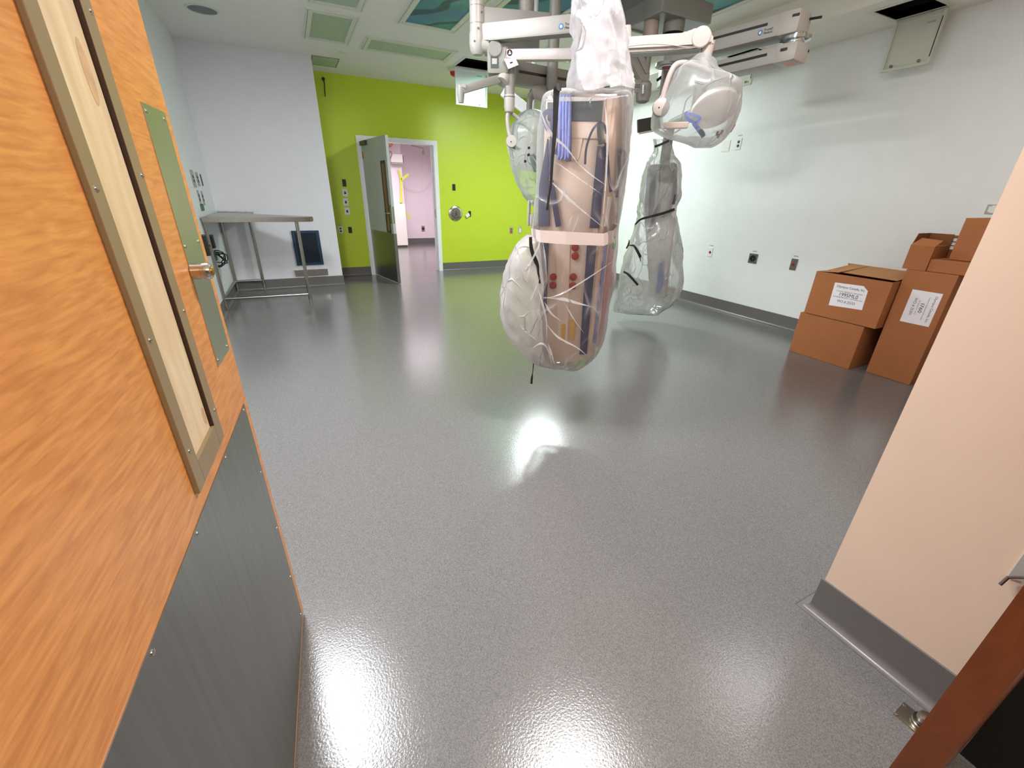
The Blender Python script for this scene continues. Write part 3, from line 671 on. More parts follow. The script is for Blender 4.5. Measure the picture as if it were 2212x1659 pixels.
q = onX(463, 553, XL); b = B(); box(b, FL, q.y - .06, q.y + .06, q.z - .05, q.z + .05, 0, .02); finish('green_plug', b, GREENP, t)

# ================================================================== CARDBOARD BOXES
FX = Fr((4.35, 0, 0), (0, -1, 0), (0, 0, 1)); FX.n = Vector((-1, 0, 0))       # u = -Y
def carton(label, x0, x1, y0, y1, z0, z1, openflaps=None, seam=True):
    t = thing('cardboard_box', label, 'box', ((x0 + x1) / 2, (y0 + y1) / 2, z0))
    F = Fr((x0, y1, z0), (0, -1, 0), (0, 0, 1)); F.n = Vector((-1, 0, 0)); w, h, d = y1 - y0, z1 - z0, x1 - x0
    b = B()
    if openflaps is None: box(b, F, 0, w, 0, h, -d, 0, .005)
    else:
        T = .006
        box(b, F, 0, w, 0, T, -d, 0); box(b, F, 0, w, T, h, -T, 0); box(b, F, 0, w, T, h, -d, -d + T); box(b, F, 0, T, T, h, -d + T, -T); box(b, F, w - T, w, T, h, -d + T, -T)
    finish('carton_body', b, CARD, t)
    if seam:
        b = B(); box(b, F, w, w + .0006, .02, h - .01, -d / 2 - .03, -d / 2 + .03); finish('tape_strip', b, CARDL, t)
    return t, F, w, h, d
carton('lowest brown box of left stack, plain and closed, against white wall', 4.35, 4.88, 1.820, 2.378, 0, .405, seam=False)
t, F, w, h, d = carton('brown box with white address label and open top flaps, atop left stack', 4.345, 4.87, 1.738, 2.345, .411, .805, openflaps=1, seam=False)
b = B()
# flaps: back one standing up and bent forward, side ones half shut
hexa(b, [F.p(0, h, -d + .006), F.p(w, h, -d + .006), F.p(w, h, -d), F.p(0, h, -d), F.p(.0, h + .045, -d + .04), F.p(w - .0, h + .035, -d + .04), F.p(w, h + .045, -d + .035), F.p(0, h + .05, -d + .035)]); finish('top_flap', b, CARDL, t)
b = B(); hexa(b, [F.p(.0, h, 0), F.p(.006, h, 0), F.p(.006, h, -d), F.p(0, h, -d), F.p(.18, h + .012, -.02), F.p(.18, h + .018, -.02), F.p(.17, h + .045, -d + .03), F.p(.17, h + .039, -d + .03)]); bmesh.ops.recalc_face_normals(b, faces=b.faces); finish('top_flap', b, CARDL, t)
b = B(); hexa(b, [F.p(.03, h + .036, -d + .03), F.p(w, h + .028, -d + .03), F.p(w, h + .036, -d + .03), F.p(.03, h + .044, -d + .03), F.p(.05, h + .008, -.09), F.p(w - .02, h + .002, -.11), F.p(w - .02, h + .008, -.11), F.p(.05, h + .014, -.09)]); bmesh.ops.recalc_face_normals(b, faces=b.faces); finish('top_flap', b, CARDL, t)
F1 = Fr((4.345, 0, 0), (0, -1, 0), (0, 0, 1)); F1.n = Vector((-1, 0, 0))
c = [F1.uv(x, y) for x, y in ((1804, 610), (1866, 618), (1869, 622), (1875, 629), (1862, 670), (1790, 659))]
b = B(); prism(b, F1, c, .0005, .0015); lb = finish('address_label', b, PAPER, t)
lu = (c[0][0] + c[5][0]) / 2; lw = (c[4][0] - c[5][0]); lz0, lz1 = (c[5][1] + c[4][1]) / 2, c[0][1]; lc = (lu + lw / 2, (lz0 + lz1) / 2); lh = lz1 - lz0
lettering('printed_text', 'Olympus Canada, Inc.', .031 * lh / .21, F1, lc[0], lz1 - lh * .14, .0015, INK, lb, fit=lw * 0.84)
lettering('printed_text', 'Customer Equipment  Information', .014 * lh / .21, F1, lc[0], lz1 - lh * .33, .0015, INK, lb, fit=lw * 0.78)
lettering('printed_text', '1995ML0', .048 * lh / .21, F1, lc[0], lz1 - lh * .475, .0015, INK, lb, fit=lw * 0.55)
lettering('printed_text', 'RETURNED PRODUCT  CUSTOMER  TAG', .014 * lh / .21, F1, lc[0], lz1 - lh * .60, .0015, INK, lb, fit=lw * 0.88)
lettering('printed_text', 'WO # 25333', .034 * lh / .21, F1, lc[0], lz1 - lh * .77, .0015, INK, lb, fit=lw * 0.54)
t, F, w, h, d = carton('tall upright brown box with sideways white label on floor', 4.45, 4.92, 1.400, 1.728, 0, .91)
F2 = Fr((4.45, 0, 0), (0, -1, 0), (0, 0, 1)); F2.n = Vector((-1, 0, 0))
c = [F2.uv(x, y) for x, y in ((1972, 624), (2036, 636), (2007, 708), (1944, 692))]
u0, u1 = (c[0][0] + c[3][0]) / 2, (c[1][0] + c[2][0]) / 2; v0, v1 = (c[2][1] + c[3][1]) / 2, (c[0][1] + c[1][1]) / 2
b = B(); box(b, F2, u0, u1, v0, v1, .0005, .0015); lb = finish('address_label', b, PAPER, t); W2 = u1 - u0; mv = (v0 + v1) / 2; kx = (v1 - v0) / .30
for s, txt, fu in ((.115, 'Olympus Canada, Inc.', .85), (.055, 'Customer Equipment Information', .66), (.17, 'I760', .51), (.055, 'NY 2MHG CT  WF 5', .38), (.13, 'WO # 25301', .24)):
    lettering('printed_text', txt, s * W2, F2, u0 + W2 * fu, mv, .0015, INK, lb, rot=-math.pi / 2, fit=(v1 - v0) * {'O': .80, 'C': .70, 'I': .28, 'N': .42, 'W': .53}[txt[0]])
carton('flat brown box lying on top of tall labelled box', 4.46, 4.92, 1.15, 1.605, .912, 1.005, seam=False)
# small open box
t, F, w, h, d = carton('small open brown box with raised flaps on top of tall box', 4.452, 4.70, 1.608, 1.762, .912, 1.098, openflaps=1, seam=False)
b = B(); hexa(b, [F.p(0, h, 0), F.p(w, h, 0), F.p(w, h, -.005), F.p(0, h, -.005), F.p(.03, h + .05, -.055), F.p(w + .012, h + .04, -.055), F.p(w + .012, h + .044, -.06), F.p(.03, h + .054, -.06)]); finish('top_flap', b, CARD, t)
b = B(); hexa(b, [F.p(0, h, -.01), F.p(.005, h, -.01), F.p(.005, h, -d), F.p(0, h, -d), F.p(.0, h + .085, -.05), F.p(.005, h + .085, -.05), F.p(.005, h + .085, -d), F.p(.0, h + .085, -d)]); bmesh.ops.recalc_face_normals(b, faces=b.faces); finish('top_flap', b, CARDD, t)
b = B(); hexa(b, [F.p(0, h, -d), F.p(w, h, -d), F.p(w, h, -d + .005), F.p(0, h, -d + .005), F.p(0, h + .085, -d), F.p(w, h + .085, -d), F.p(w, h + .085, -d + .005), F.p(0, h + .085, -d + .005)]); bmesh.ops.recalc_face_normals(b, faces=b.faces); finish('top_flap', b, CARDD, t)
t, F, w, h, d = carton('upper brown box half hidden by cream wall, topmost of the stack', 4.55, 4.95, 1.10, 1.535, 1.008, 1.31, seam=False)
t = thing('shipping_box', 'low brown box with white label behind the small open box', 'box', (4.83, 1.66, .912))
b = B(); box(b, WORLD, 4.72, 4.96, 1.545, 1.76, .912, 1.165, .004); finish('carton_body', b, CARDD, t)
F3 = Fr((4.72, 0, 0), (0, -1, 0), (0, 0, 1)); F3.n = Vector((-1, 0, 0))
b = B(); box(b, F3, -1.655, -1.56, 1.07, 1.155, 0, .0012); lb = finish('address_label', b, PAPER, t)
for v in (1.125, 1.095): 
    b = B(); box(b, F3, -1.64, -1.575, v, v + .006, .0012, .0018); finish('printed_line', b, INK, lb)

# ================================================================== CEILING BOOMS
def vbox(bm, a, b, w, z0, z1, bev=.012):
    """horizontal beam between plan points a and b"""
    a, b = Vector((a[0], a[1], 0)), Vector((b[0], b[1], 0)); F = Fr(a, b - a, Vector((0, 0, 1)).cross(b - a)); F.n = Vector((0, 0, 1))
    box(bm, F, 0, (b - a).length, -w / 2, w / 2, z0, z1, bev); return F
def groove(name, a, b, w, z, u0, u1, side, parent, zo=0):
    a, b = Vector((a[0], a[1], 0)), Vector((b[0], b[1], 0)); F = Fr(a, b - a, Vector((0, 0, 1)).cross(b - a)); F.n = Vector((0, 0, 1))
    bm = B(); s = side * w / 2; box(bm, F, u0, u1, min(s, s + side * .003), max(s, s + side * .003), z - .008, z + .008); return finish(name, bm, BLACK, parent)
def logo(F, u, v, s, parent):
    bm = B(); lathe(bm, F.p(u, v, 0), F.n, [(.5 * s, 0), (.5 * s, .001), (.28 * s, .001), (.28 * s, 0)], 24); finish('logo_ring', bm, LOGOB, parent)
    bm = B(); lathe(bm, F.p(u, v, 0), F.n, [(.27 * s, 0), (.27 * s, .0016), (.001, .0016)], 20); finish('logo_core', bm, WHITEP, parent)
    lettering('logo_text', 'Trumpf', .62 * s, F, u + .75 * s, v + .28 * s, .0006, INK, parent, 'LEFT')
    lettering('logo_text', 'Medical', .62 * s, F, u + .75 * s, v - .30 * s, .0006, INK, parent, 'LEFT')

# ceiling cover
bx0, by0 = 2.90, 3.30
t = thing('boom_ceiling_cover', 'large grey box-shaped boom cover under dark blue mural panel', 'boom cover', (3.2, 3.75, 2.75))
b = B(); box(b, WORLD, bx0, 3.455, by0, 4.25, 2.75, 2.89, .012); finish('cover_shell', b, BOOMG, t)
b = B(); box(b, WORLD, bx0 + .06, 3.40, by0 + .06, 4.2, 2.88, H); finish('neck', b, BOOMG, t)
b = B(); box(b, WORLD, bx0 + .05, 3.2, by0 + .42, 4.2, 2.735, 2.752, .004); finish('bottom_plate', b, TRIMC, t)
# supply boom: two beams
PV = Vector((3.16, 3.42, 0)); EN = Vector((3.375, 2.40, 0))
t = thing('supply_boom', 'long grey double beam boom arm reaching right under ceiling', 'boom arm', (PV.x, PV.y, 2.45))
b = B(); F = vbox(b, PV, EN, .19, 2.45, 2.585, .03); ub = finish('upper_beam', b, BOOMS, t, smooth=30)
b = B(); dirE = (EN - PV).normalized(); vbox(b, EN - dirE * .14, EN + dirE * .012, .196, 2.447, 2.588, .03); finish('end_cap', b, BOOM, ub, smooth=30)
L_ = (EN - PV).length
sd = Vector((0, 0, 1)).cross(dirE)                                  # v direction of the beam frame
side = 1 if sd.dot(-Vector((PV.x, PV.y, 0))) > 0 else -1
groove('groove', PV, EN, .19, 2.535, .1, L_ - .2, side, ub)
Fs = Fr(Vector((EN.x, EN.y, 2.50)) - dirE * .18 + sd * side * .096, dirE, (0, 0, 1)); Fs.n = sd * side
if Fs.u.cross(Fs.v).dot(Fs.n) < 0: Fs.u = -Fs.u
logo(Fs, -.06, -.005, .032, ub)
b = B(); lathe(b, Vector((PV.x, PV.y, 2.45)), (0, 0, -1), [(.11, -.02), (.11, .004), (.001, .005)]); finish('pivot_disc', b, BOOMG, ub, smooth=30)
b = B(); lathe(b, Vector((PV.x, PV.y, 2.445)), (0, 0, -1), [(.075, 0), (.075, .006), (.06, .006), (.06, .001)]); finish('ring', b, TRIMW, ub)
b = B(); lathe(b, Vector((PV.x, PV.y, 2.445)), (0, 0, -1), [(.052, 0), (.05, .008), (.001, .008)]); finish('brake_light', b, DRED, ub)
b = B(); cyl(b, (PV.x, PV.y, 2.58), (PV.x, PV.y, 2.75), .085); finish('pivot_post', b, BOOMG, t, smooth=30)
b = B(); lathe(b, (PV.x, PV.y, 2.585), (0, 0, 1), [(.14, 0), (.15, .02), (.15, .05), (.1, .07), (.085, .09)]); finish('cable_shroud', b, BLACK, t, smooth=30)
# lower beam
E2 = Vector((3.36, 2.42, 0)); P2 = Vector((3.27, 3.12, 0)); d2v = (P2 - E2).normalized()
b = B(); vbox(b, E2 - d2v * .06, P2, .18, 2.29, 2.40, .03); lb = finish('lower_beam', b, BOOMS, t, smooth=30)
b = B(); vbox(b, E2 - d2v * .072, E2 + d2v * .09, .186, 2.287, 2.403, .03); finish('end_cap', b, BOOM, lb, smooth=30)
s2 = Vector((0, 0, 1)).cross(d2v); side2 = 1 if s2.dot(-E2) > 0 else -1
groove('groove', E2, P2, .18, 2.355, .13, (P2 - E2).length - .04, side2, lb)
b = B(); lathe(b, Vector((E2.x, E2.y, 2.29)), (0, 0, -1), [(.052, -.01), (.052, .002), (.044, .002), (.044, .001), (.038, .001), (.036, .003), (.001, .0035)]); finish('orange_ring', b, ORANGE, lb, smooth=30)
b = B(); lathe(b, Vector((E2.x, E2.y, 2.40)), (0, 0, 1), [(.06, -.01), (.06, .015), (.095, .02), (.095, .038), (.06, .04), (.06, .06)]); finish('pivot_ring', b, CHROME, t, smooth=30)
for zz, ee in ((2.545, EN), (2.36, E2)):
    b = B(); q = Vector((ee.x, ee.y, zz)) + dirE * .01 - sd * side * .05; tube(b, [q, q + dirE * .07 - sd * side * .02], .008, 8); finish('strap_end', b, BLACK, t)
    b = B(); q = Vector((ee.x, ee.y, zz)) + sd * side * .094 - dirE * .02; box(b, Fr(q, dirE, (0, 0, 1)), -.022, .022, -.008, .008, -.004, .006, .003); finish('screw_cover', b, BLACK, t)

# posts between cover and the wrapped right-hand pendant
t = thing('boom_post_arm', 'beige boom post with slanted bracket arm beside central plastic column', 'boom arm', onD(1410, 68, 4.75))
pa = onD(1409, 40, 4.6); pb_ = onD(1406, 120, 4.6); pc = onD(1402, 195, 4.6); pb_.x = pc.x = pa.x; pb_.y = pc.y = pa.y; pa.z = 2.75
b = B(); cyl(b, pa, (pa.x, pa.y, pb_.z), .062); finish('upper_post', b, mat('taupe_enamel', (176, 160, 150), .4), t, smooth=30)
b = B(); cyl(b, (pa.x, pa.y, pb_.z + .02), (pa.x, pa.y, pc.z), .033); tube(b, [(pa.x, pa.y, pb_.z - .14), (pa.x, pa.y, pb_.z - .15)], .036); finish('lower_post', b, BOOMG, t, smooth=30)
b = B(); prism(b, Fr(onD(1380, 150, 4.55), CR, (0, 0, 1)), [Fr(onD(1380, 150, 4.55), CR, (0, 0, 1)).uv(x, y) for x, y in ((1340, 112), (1384, 112), (1401, 158), (1397, 190), (1385, 186))], -.05, .05, .008); finish('slanted_bracket', b, BOOMG, t)
b = B(); prism(b, Fr(onD(1380, 150, 4.49), CR, (0, 0, 1)), [Fr(onD(1380, 150, 4.49), CR, (0, 0, 1)).uv(x, y) for x, y in ((1374, 118), (1377, 118), (1399, 155), (1395, 160))], -.01, .012); finish('dark_cover', b, BOOMG, t)
hd = onD(1391, 192, 4.5)
b = B(); lathe(b, onD(1392, 182, 4.5), (0, 0, -1), [(.045, -.02), (.062, 0), (.066, .08), (.055, .125), (.03, .14), (.001, .142)]); hh = finish('swivel_head', b, BOOMG, t, smooth=30)
b = B(); cyl(b, onD(1390, 184, 4.4), onD(1389, 203, 4.4), .016); finish('chrome_pin', b, CHROME, hh, smooth=30)
Fp = Fr(onD(1373, 186, 4.45), CR, (0, 0, 1)); b = B(); box(b, Fp, -.055, .045, -.05, .045, -.01, .01, .003); np_ = finish('name_plate', b, BOOMG, t); logo(Fp, -.035, 0, .026, np_)
for c in np_.children:
    c.location = Fp.n * .0105
t = thing('camera_arm_box', 'small grey box with black rod between post arm and wrapped lamp', 'box', onD(1435, 170, 4.9))
Fp = Fr(onD(1436, 170, 4.9), CR, (0, 0, 1)); b = B(); box(b, Fp, -.05, .06, -.07, .08, -.05, .05, .006); finish('housing', b, BOOMG, t)
b = B(); tube(b, [onD(1419, 174, 4.85), onD(1432, 164, 4.83)], .012, 8); finish('rod', b, BLACK, t)
b = B(); cyl(b, Fp.p(0, .07, 0), (Fp.o.x, Fp.o.y, SOF if Fp.o.x > SX else H), .02); finish('hanger', b, BOOMG, t, smooth=30)
t = thing('monitor', 'small black flat screen edge beside wrapped right lamp', 'screen', onD(1394, 271, 4.7))
Fp = Fr(onD(1397, 270, 4.7), (CR + Vector((0, 0, .16))), (0, 0, 1)); b = B(); box(b, Fp, -.085, .12, -.05, .055, -.02, .02, .004); finish('screen', b, BLACK, t)
b = B(); box(b, Fp, -.07, .12, -.065, -.05, -.015, .015); finish('lower_trim', b, LGREY, t)
b = B(); cyl(b, Fp.p(.10, .05, 0), (Fp.p(.10, .05, 0).x, Fp.p(.10, .05, 0).y, H), .012); finish('hanger', b, BOOMG, t, smooth=30)

# ---- light arms on the left of the central column (distance about 3.4 m)
D = 3.4
hub = onD(1292, 105, D)
t = thing('lamp_arm', 'upper beige lamp arm with thick vertical tube and round blue logo', 'lamp arm', onD(1032, 60, D))
a0 = onD(1032, -60, D); a1 = onD(1031, 78, D); a0.x, a0.y = a1.x, a1.y; a0.z = H
b = B(); cyl(b, a0, a1, .047, seg=32); finish('vertical_tube', b, BOOM, t, smooth=30)
for y in (15, 53):
    q = onD(1031, y, D); b = B(); cyl(b, (a1.x, a1.y, q.z + .002), (a1.x, a1.y, q.z - .002), .0478, seg=32); finish('seam_ring', b, BOOMG, t, smooth=30)
for x, y in ((1042, 23), (1033, 60), (1025, 88)):
    q = onD(x, y, D - .05); b = B(); lathe(b, q, q * -1 + EYE, [(.007, -.01), (.006, .004), (.001, .005)], 10); finish('screw', b, SCREW, t)
e0 = onD(1032, 76, D); e1 = onD(1031, 100, D); e2 = onD(1048, 103, D)
b = B(); lathe(b, (a1.x, a1.y, e0.z), (0, 0, -1), [(.047, -.02), (.051, 0), (.052, .05), (.046, .085), (.03, .105), (.001, .11)]); cyl(b, onD(1035, 96, D), onD(1056, 99, D), .044); finish('elbow_joint', b, LGREY, t, smooth=35)
r0, r1 = onD(1046, 73, D), onD(1285, 50, D - .25); fz = (r1 - r0)
Fa = Fr(r0, fz, (0, 0, 1)); Fa.n = Fa.u.cross(Fa.v)
if Fa.n.dot(EYE - r0) < 0: Fa.n = -Fa.n
b = B(); box(b, Fa, 0, fz.length, -.046, .046, -.04, .04, .012); ha = finish('horizontal_arm', b, BOOM, t, smooth=30)
b = B(); box(b, Fa, .05, fz.length - .02, -.048, -.040, -.036, .0405, .002); finish('underside_trim', b, BOOMG, ha)
u_, v_ = Fa.uv(1212, 57, .041); F4 = Fr(Fa.p(0, 0, .0405), Fa.u, Fa.v, Fa.n); logo(F4, u_, v_, .030, ha)
b = B(); r2_, r3 = onD(1050, 38, D + .5), onD(1270, 58, D + .5); F5 = Fr(r2_, r3 - r2_, (0, 0, 1)); box(b, F5, -.1, (r3 - r2_).length, -.05, .05, -.05, .05, .012); cyl(b, F5.p(.3, 0, 0), Vector((*F5.p(.3, 0, 0).xy, H)), .05); tag(finish('boom_beam', b, BOOM, smooth=30), 'cream boom beam passing behind the logo arm under blue mural', 'boom arm')
b = B(); r2_, r3 = onD(1052, 98, D + .8), onD(1164, 104, D + .8); F5 = Fr(r2_, r3 - r2_, (0, 0, 1)); box(b, F5, -.02, (r3 - r2_).length, -.06, .06, -.07, .07, .012)
cyl(b, F5.p(.3, .0, 0), Vector((*F5.p(.3, 0, 0).xy, H)), .05); tag(finish('boom_beam', b, BOOMG, smooth=30), 'short dark grey boom beam between the two pale lamp arms', 'boom arm')

t = thing('spring_arm', 'grey jointed lamp arm with hanging warning tag left of column', 'lamp arm', onD(1070, 125, D))
s0, s1 = onD(1083, 120, D), onD(1285, 118, D - .25)
Fb = Fr(s0, s1 - s0, (0, 0, 1)); Fb.n = Fb.u.cross(Fb.v)
if Fb.n.dot(EYE - s0) < 0: Fb.n = -Fb.n
b = B(); box(b, Fb, 0, (s1 - s0).length, -.03, .03, -.03, .03, .01); finish('horizontal_arm', b, BOOMW, t, smooth=30)
Fj = Fr(onD(1070, 128, D), CR, (0, 0, 1)); 
b = B(); box(b, Fj, -.052, .09, -.09, .06, -.055, .055, .02); jb = finish('joint_box', b, BOOMG, t, smooth=30)
b = B(); lathe(b, onD(1070, 111, D), Fj.n, [(.045, -.06), (.045, .062), (.04, .066), (.001, .067)]); finish('joint_disc', b, BOOMG, jb, smooth=30)
b = B(); box(b, Fj, -.028, .022, -.06, .015, .055, .058); finish('control_window', b, SCREEN, jb)
b = B(); box(b, Fj, -.02, .012, -.04, -.01, .058, .060); finish('control_label', b, LGREY, jb)
q = onD(1099, 150, D); q2 = onD(1100, 238, D); qm = onD(1100, 205, D)
for k in (q, qm): k.x, k.y = q2.x, q2.y
b = B(); cyl(b, (q2.x, q2.y, q.z + .06), (q2.x, q2.y, qm.z), .034); finish('drop_tube', b, BOOMG, t, smooth=30)
b = B(); lathe(b, (q2.x, q2.y, qm.z), (0, 0, -1), [(.034, 0), (.037, .004), (.037, .07), (.03, .098), (.012, .108), (.001, .109)]); dt = finish('drop_end', b, LGREY, t, smooth=30)
b = B(); cyl(b, (q2.x, q2.y, qm.z - .012), (q2.x, q2.y, qm.z - .016), .0378); finish('seam_ring', b, FRAMEB, dt)
b = B(); cyl(b, onD(1084, 178, D - .03), onD(1092, 158, D), .042); finish('swivel', b, LGREY, t, smooth=30)
c0, c1 = onD(1088, 168, D), onD(995, 194, D - .15); Fc = Fr(c0, c1 - c0, (0, 0, 1))
b = B(); box(b, Fc, 0, (c1 - c0).length, -.024, .024, -.026, .026, .008); finish('side_arm', b, BOOMG, t, smooth=30)
c2 = onD(994, 222, D - .15); c1b = onD(995, 188, D - .15); c2.x, c2.y = c1b.x, c1b.y
b = B(); tube(b, [onD(1006, 189, D - .15), c1b, (c1b.x, c1b.y, c1b.z - .04), c2], [.022, .026, .024, .017], 14); finish('side_drop', b, BOOMG, t, smooth=30)
# warning tag
t = thing('warning_tag', 'small white warning tag hanging on the grey lamp arm', 'tag', onD(1104, 130, D - .06))
Ft_ = Fr(onD(1100, 115, D - .07), CR, (0, 0, 1)); b = B(); prism(b, Ft_, [Ft_.uv(*p) for p in ((1094, 105), (1111, 105), (1111, 126), (1092, 126))], 0, .002); up_ = finish('upper_card', b, WHITEP, t)
b = B(); cx_, cy_ = Ft_.uv(1101, 114); lathe(b, Ft_.p(cx_, cy_, .002), Ft_.n, [(.018, 0), (.018, .001), (.001, .001)]); finish('round_symbol', b, INK, up_)
b = B(); prism(b, Ft_, [(cx_ - .009, cy_ - .009), (cx_ + .01, cy_ - .007), (cx_ + .006, cy_ + .002), (cx_ - .001, cy_ + .011), (cx_ - .004, cy_ + .001)], .003, .0036); finish('symbol_hand', b, WHITEP, up_)
b = B(); frame_part(b, Ft_, (*[Ft_.uv(1093, 126)[0], Ft_.uv(1111, 126)[0]], Ft_.uv(1101, 126.5)[1], Ft_.uv(1101, 105)[1]), (*[Ft_.uv(1094, 126)[0], Ft_.uv(1110, 126)[0]], Ft_.uv(1101, 125)[1], Ft_.uv(1101, 106)[1]), .002, .003); finish('red_border', b, DRED, up_)
b = B(); prism(b, Ft_, [Ft_.uv(*p) for p in ((1089, 128), (1113, 126), (1120, 141), (1098, 150))], .004, .012); lw_ = finish('lower_card', b, WHITEP, t)
b = B(); prism(b, Ft_, [Ft_.uv(*p) for p in ((1101, 136), (1107, 134), (1108, 137), (1102, 139))], .012, .013); finish('printed_line', b, INK, lw_)

t = thing('boom_beam', 'dark grey beam with black groove right of the warning tag', 'boom arm', onD(1150, 175, 3.9))
z0 = onD(1108, 184, 3.75).z; ga, gb = onZ(1100, 180, z0), onZ(1300, 212, z0)
ga, gb = Vector((ga.x, ga.y, 0)), Vector((gb.x, gb.y, 0)); gd = (gb - ga).normalized()
b = B(); vbox(b, ga, gb, .17, z0, z0 + .125, .015); bb = finish('beam_shell', b, BOOMG, t, smooth=30)
gs = Vector((0, 0, 1)).cross(gd); sg = 1 if gs.dot(-ga) > 0 else -1
groove('groove', ga, gb, .17, z0 + .06, .03, (gb - ga).length, sg, bb)
b = B(); cyl(b, (gb.x, gb.y, z0 + .1), (gb.x, gb.y, H), .06); finish('hanger_post', b, BOOMG, t, smooth=30)

# ---- pale right-hand lamp arm
D = 3.0
t = thing('lamp_arm', 'thick pinkish white lamp arm with round joint above wrapped lamp', 'lamp arm', onD(1440, 90, D))
n0 = (EYE - onD(1440, 90, D)); n0.z = 0; n0.normalize(); uu = Vector((0, 0, 1)).cross(n0)
Fe = Fr(onD(1440, 90, D), uu, (0, 0, 1), n0)
P_ = lambda *ps: [Fe.uv(x, y) for x, y in ps]
b = B(); prism(b, Fe, P_((1270, 122), (1270, 88), (1350, 84), (1420, 79), (1478, 75), (1492, 68), (1506, 64), (1518, 63), (1530, 67), (1538, 78), (1540, 92), (1538, 100), (1524, 104), (1510, 106), (1440, 111), (1355, 115)), -.045, .045, .012); ar = finish('arm_shell', b, BOOMW, t, smooth=40)
b = B(); lathe(b, Fe.p(*Fe.uv(1513, 86), .045), n0, [(.048, -.01), (.048, .003), (.044, .007), (.001, .009)], 36); finish('joint_disc', b, BOOMW, ar, smooth=30)
b = B(); tube(b, [Fe.p(*Fe.uv(x, y), .0455) for x, y in ((1352, 106), (1400, 101), (1440, 102), (1480, 107), (1510, 108))], .002, 6, 4); finish('seam', b, LGREY, ar)
b = B(); prism(b, Fe, P_((1352, 116), (1440, 112), (1512, 107), (1512, 110), (1440, 116), (1352, 120)), -.04, .04, .004); finish('underside_trim', b, BOOMG, ar)
b = B(); cyl(b, Fe.p(*Fe.uv(1353, 84), 0), Fe.p(*Fe.uv(1352, 58), 0), .028); finish('stub', b, BOOM, t, smooth=30)
b = B(); hp = Fe.p(*Fe.uv(1290, 105), -.03); cyl(b, (hp.x, hp.y, hp.z - .06), (hp.x, hp.y, H), .05); finish('hub_post', b, BOOM, t, smooth=30)
b = B(); tube(b, [Fe.p(*Fe.uv(1531, 90), 0), Fe.p(*Fe.uv(1525, 120), 0), Fe.p(*Fe.uv(1520, 155), 0)], [.036, .030, .026], 18); finish('drop_tube', b, BOOMW, t, smooth=30)
# the lamp itself: yoke, knob, head
t = thing('surgical_lamp', 'surgical lamp with curved white yoke hanging inside milky bag at right', 'lamp', Fe.p(*Fe.uv(1500, 220), 0))
b = B(); tube(b, [Fe.p(*Fe.uv(x, y), n) for x, y, n in ((1427, 232, .12), (1434, 205, .12), (1445, 172, .12), (1456, 153, .11), (1472, 146, .09), (1495, 148, .07), (1520, 154, .04), (1560, 166, -.02), (1592, 176, -.04), (1604, 195, -.05))], .0145, 14, 5); finish('yoke', b, BOOMW, t, smooth=True)
b = B(); lathe(b, Fe.p(*Fe.uv(1426, 241), .10), n0, [(.03, -.03), (.044, -.02), (.046, .03), (.042, .045), (.03, .05), (.001, .051)]); kn = finish('pivot_knob', b, BOOMW, t, smooth=35)
b = B(); lathe(b, Fe.p(*Fe.uv(1422, 243), .1505), n0, [(.004, 0), (.004, .001), (.0005, .001)], 10); finish('screw_hole', b, BLACK, kn)
hc = Fe.p(*Fe.uv(1548, 225), -.10)
ax = (n0 * .55 + Vector((0, 0, -.75)) + uu * .2).normalized()
b = B(); lathe(b, hc, ax, [(.001, -.06), (.06, -.055), (.11, -.03), (.13, 0), (.13, .02), (.12, .025), (.001, .02)], 40); finish('lamp_head', b, WHITEP, t, smooth=35)
b = B(); box(b, Fe, *sorted((Fe.uv(1434, 268)[0], Fe.uv(1488, 268)[0])), Fe.uv(1450, 276)[1], Fe.uv(1450, 262)[1], -.06, -.02, .006); finish('handle_bar', b, PANELL, t)
for x, y in ((1550, 285), (1553, 290), (1560, 282)):
    b = B(); tube(b, [Fe.p(*Fe.uv(x, y), .02), Fe.p(*Fe.uv(x - 4, y + 9), .02)], .006, 8); finish('dark_clip', b, FRAMEB, t)
b = B(); prism(b, Fe, P_((1572, 275), (1588, 258), (1590, 268), (1578, 288), (1568, 290)), -.02, .02, .006); finish('end_cap', b, mat('taupe_enamel', (176, 160, 150), .4), t)
t = thing('buckle_strap', 'blue strap with open buckle loop inside the milky lamp bag', 'strap', Fe.p(*Fe.uv(1495, 270), .05))
b = B(); ribbon(b, [Fe.p(*Fe.uv(x, y), .06) for x, y in ((1478, 247), (1493, 252), (1508, 257), (1509, 263), (1498, 268), (1486, 262), (1480, 255), (1478, 247))], [.014, .014, .014], n0, .003, 3); finish('buckle_loop', b, BLUE, t)
b = B(); ribbon(b, [Fe.p(*Fe.uv(x, y), .06) for x, y in ((1496, 269), (1503, 278), (1513, 292), (1517, 299))], [.022, .022, .02], n0, .003, 3); finish('webbing', b, BLUE, t)
b = B(); ribbon(b, [Fe.p(*Fe.uv(x, y), .064) for x, y in ((1511, 283), (1515, 291), (1518, 297))], [.016, .02, .016], n0, .003, 3); finish('clip_end', b, BLACK, t)

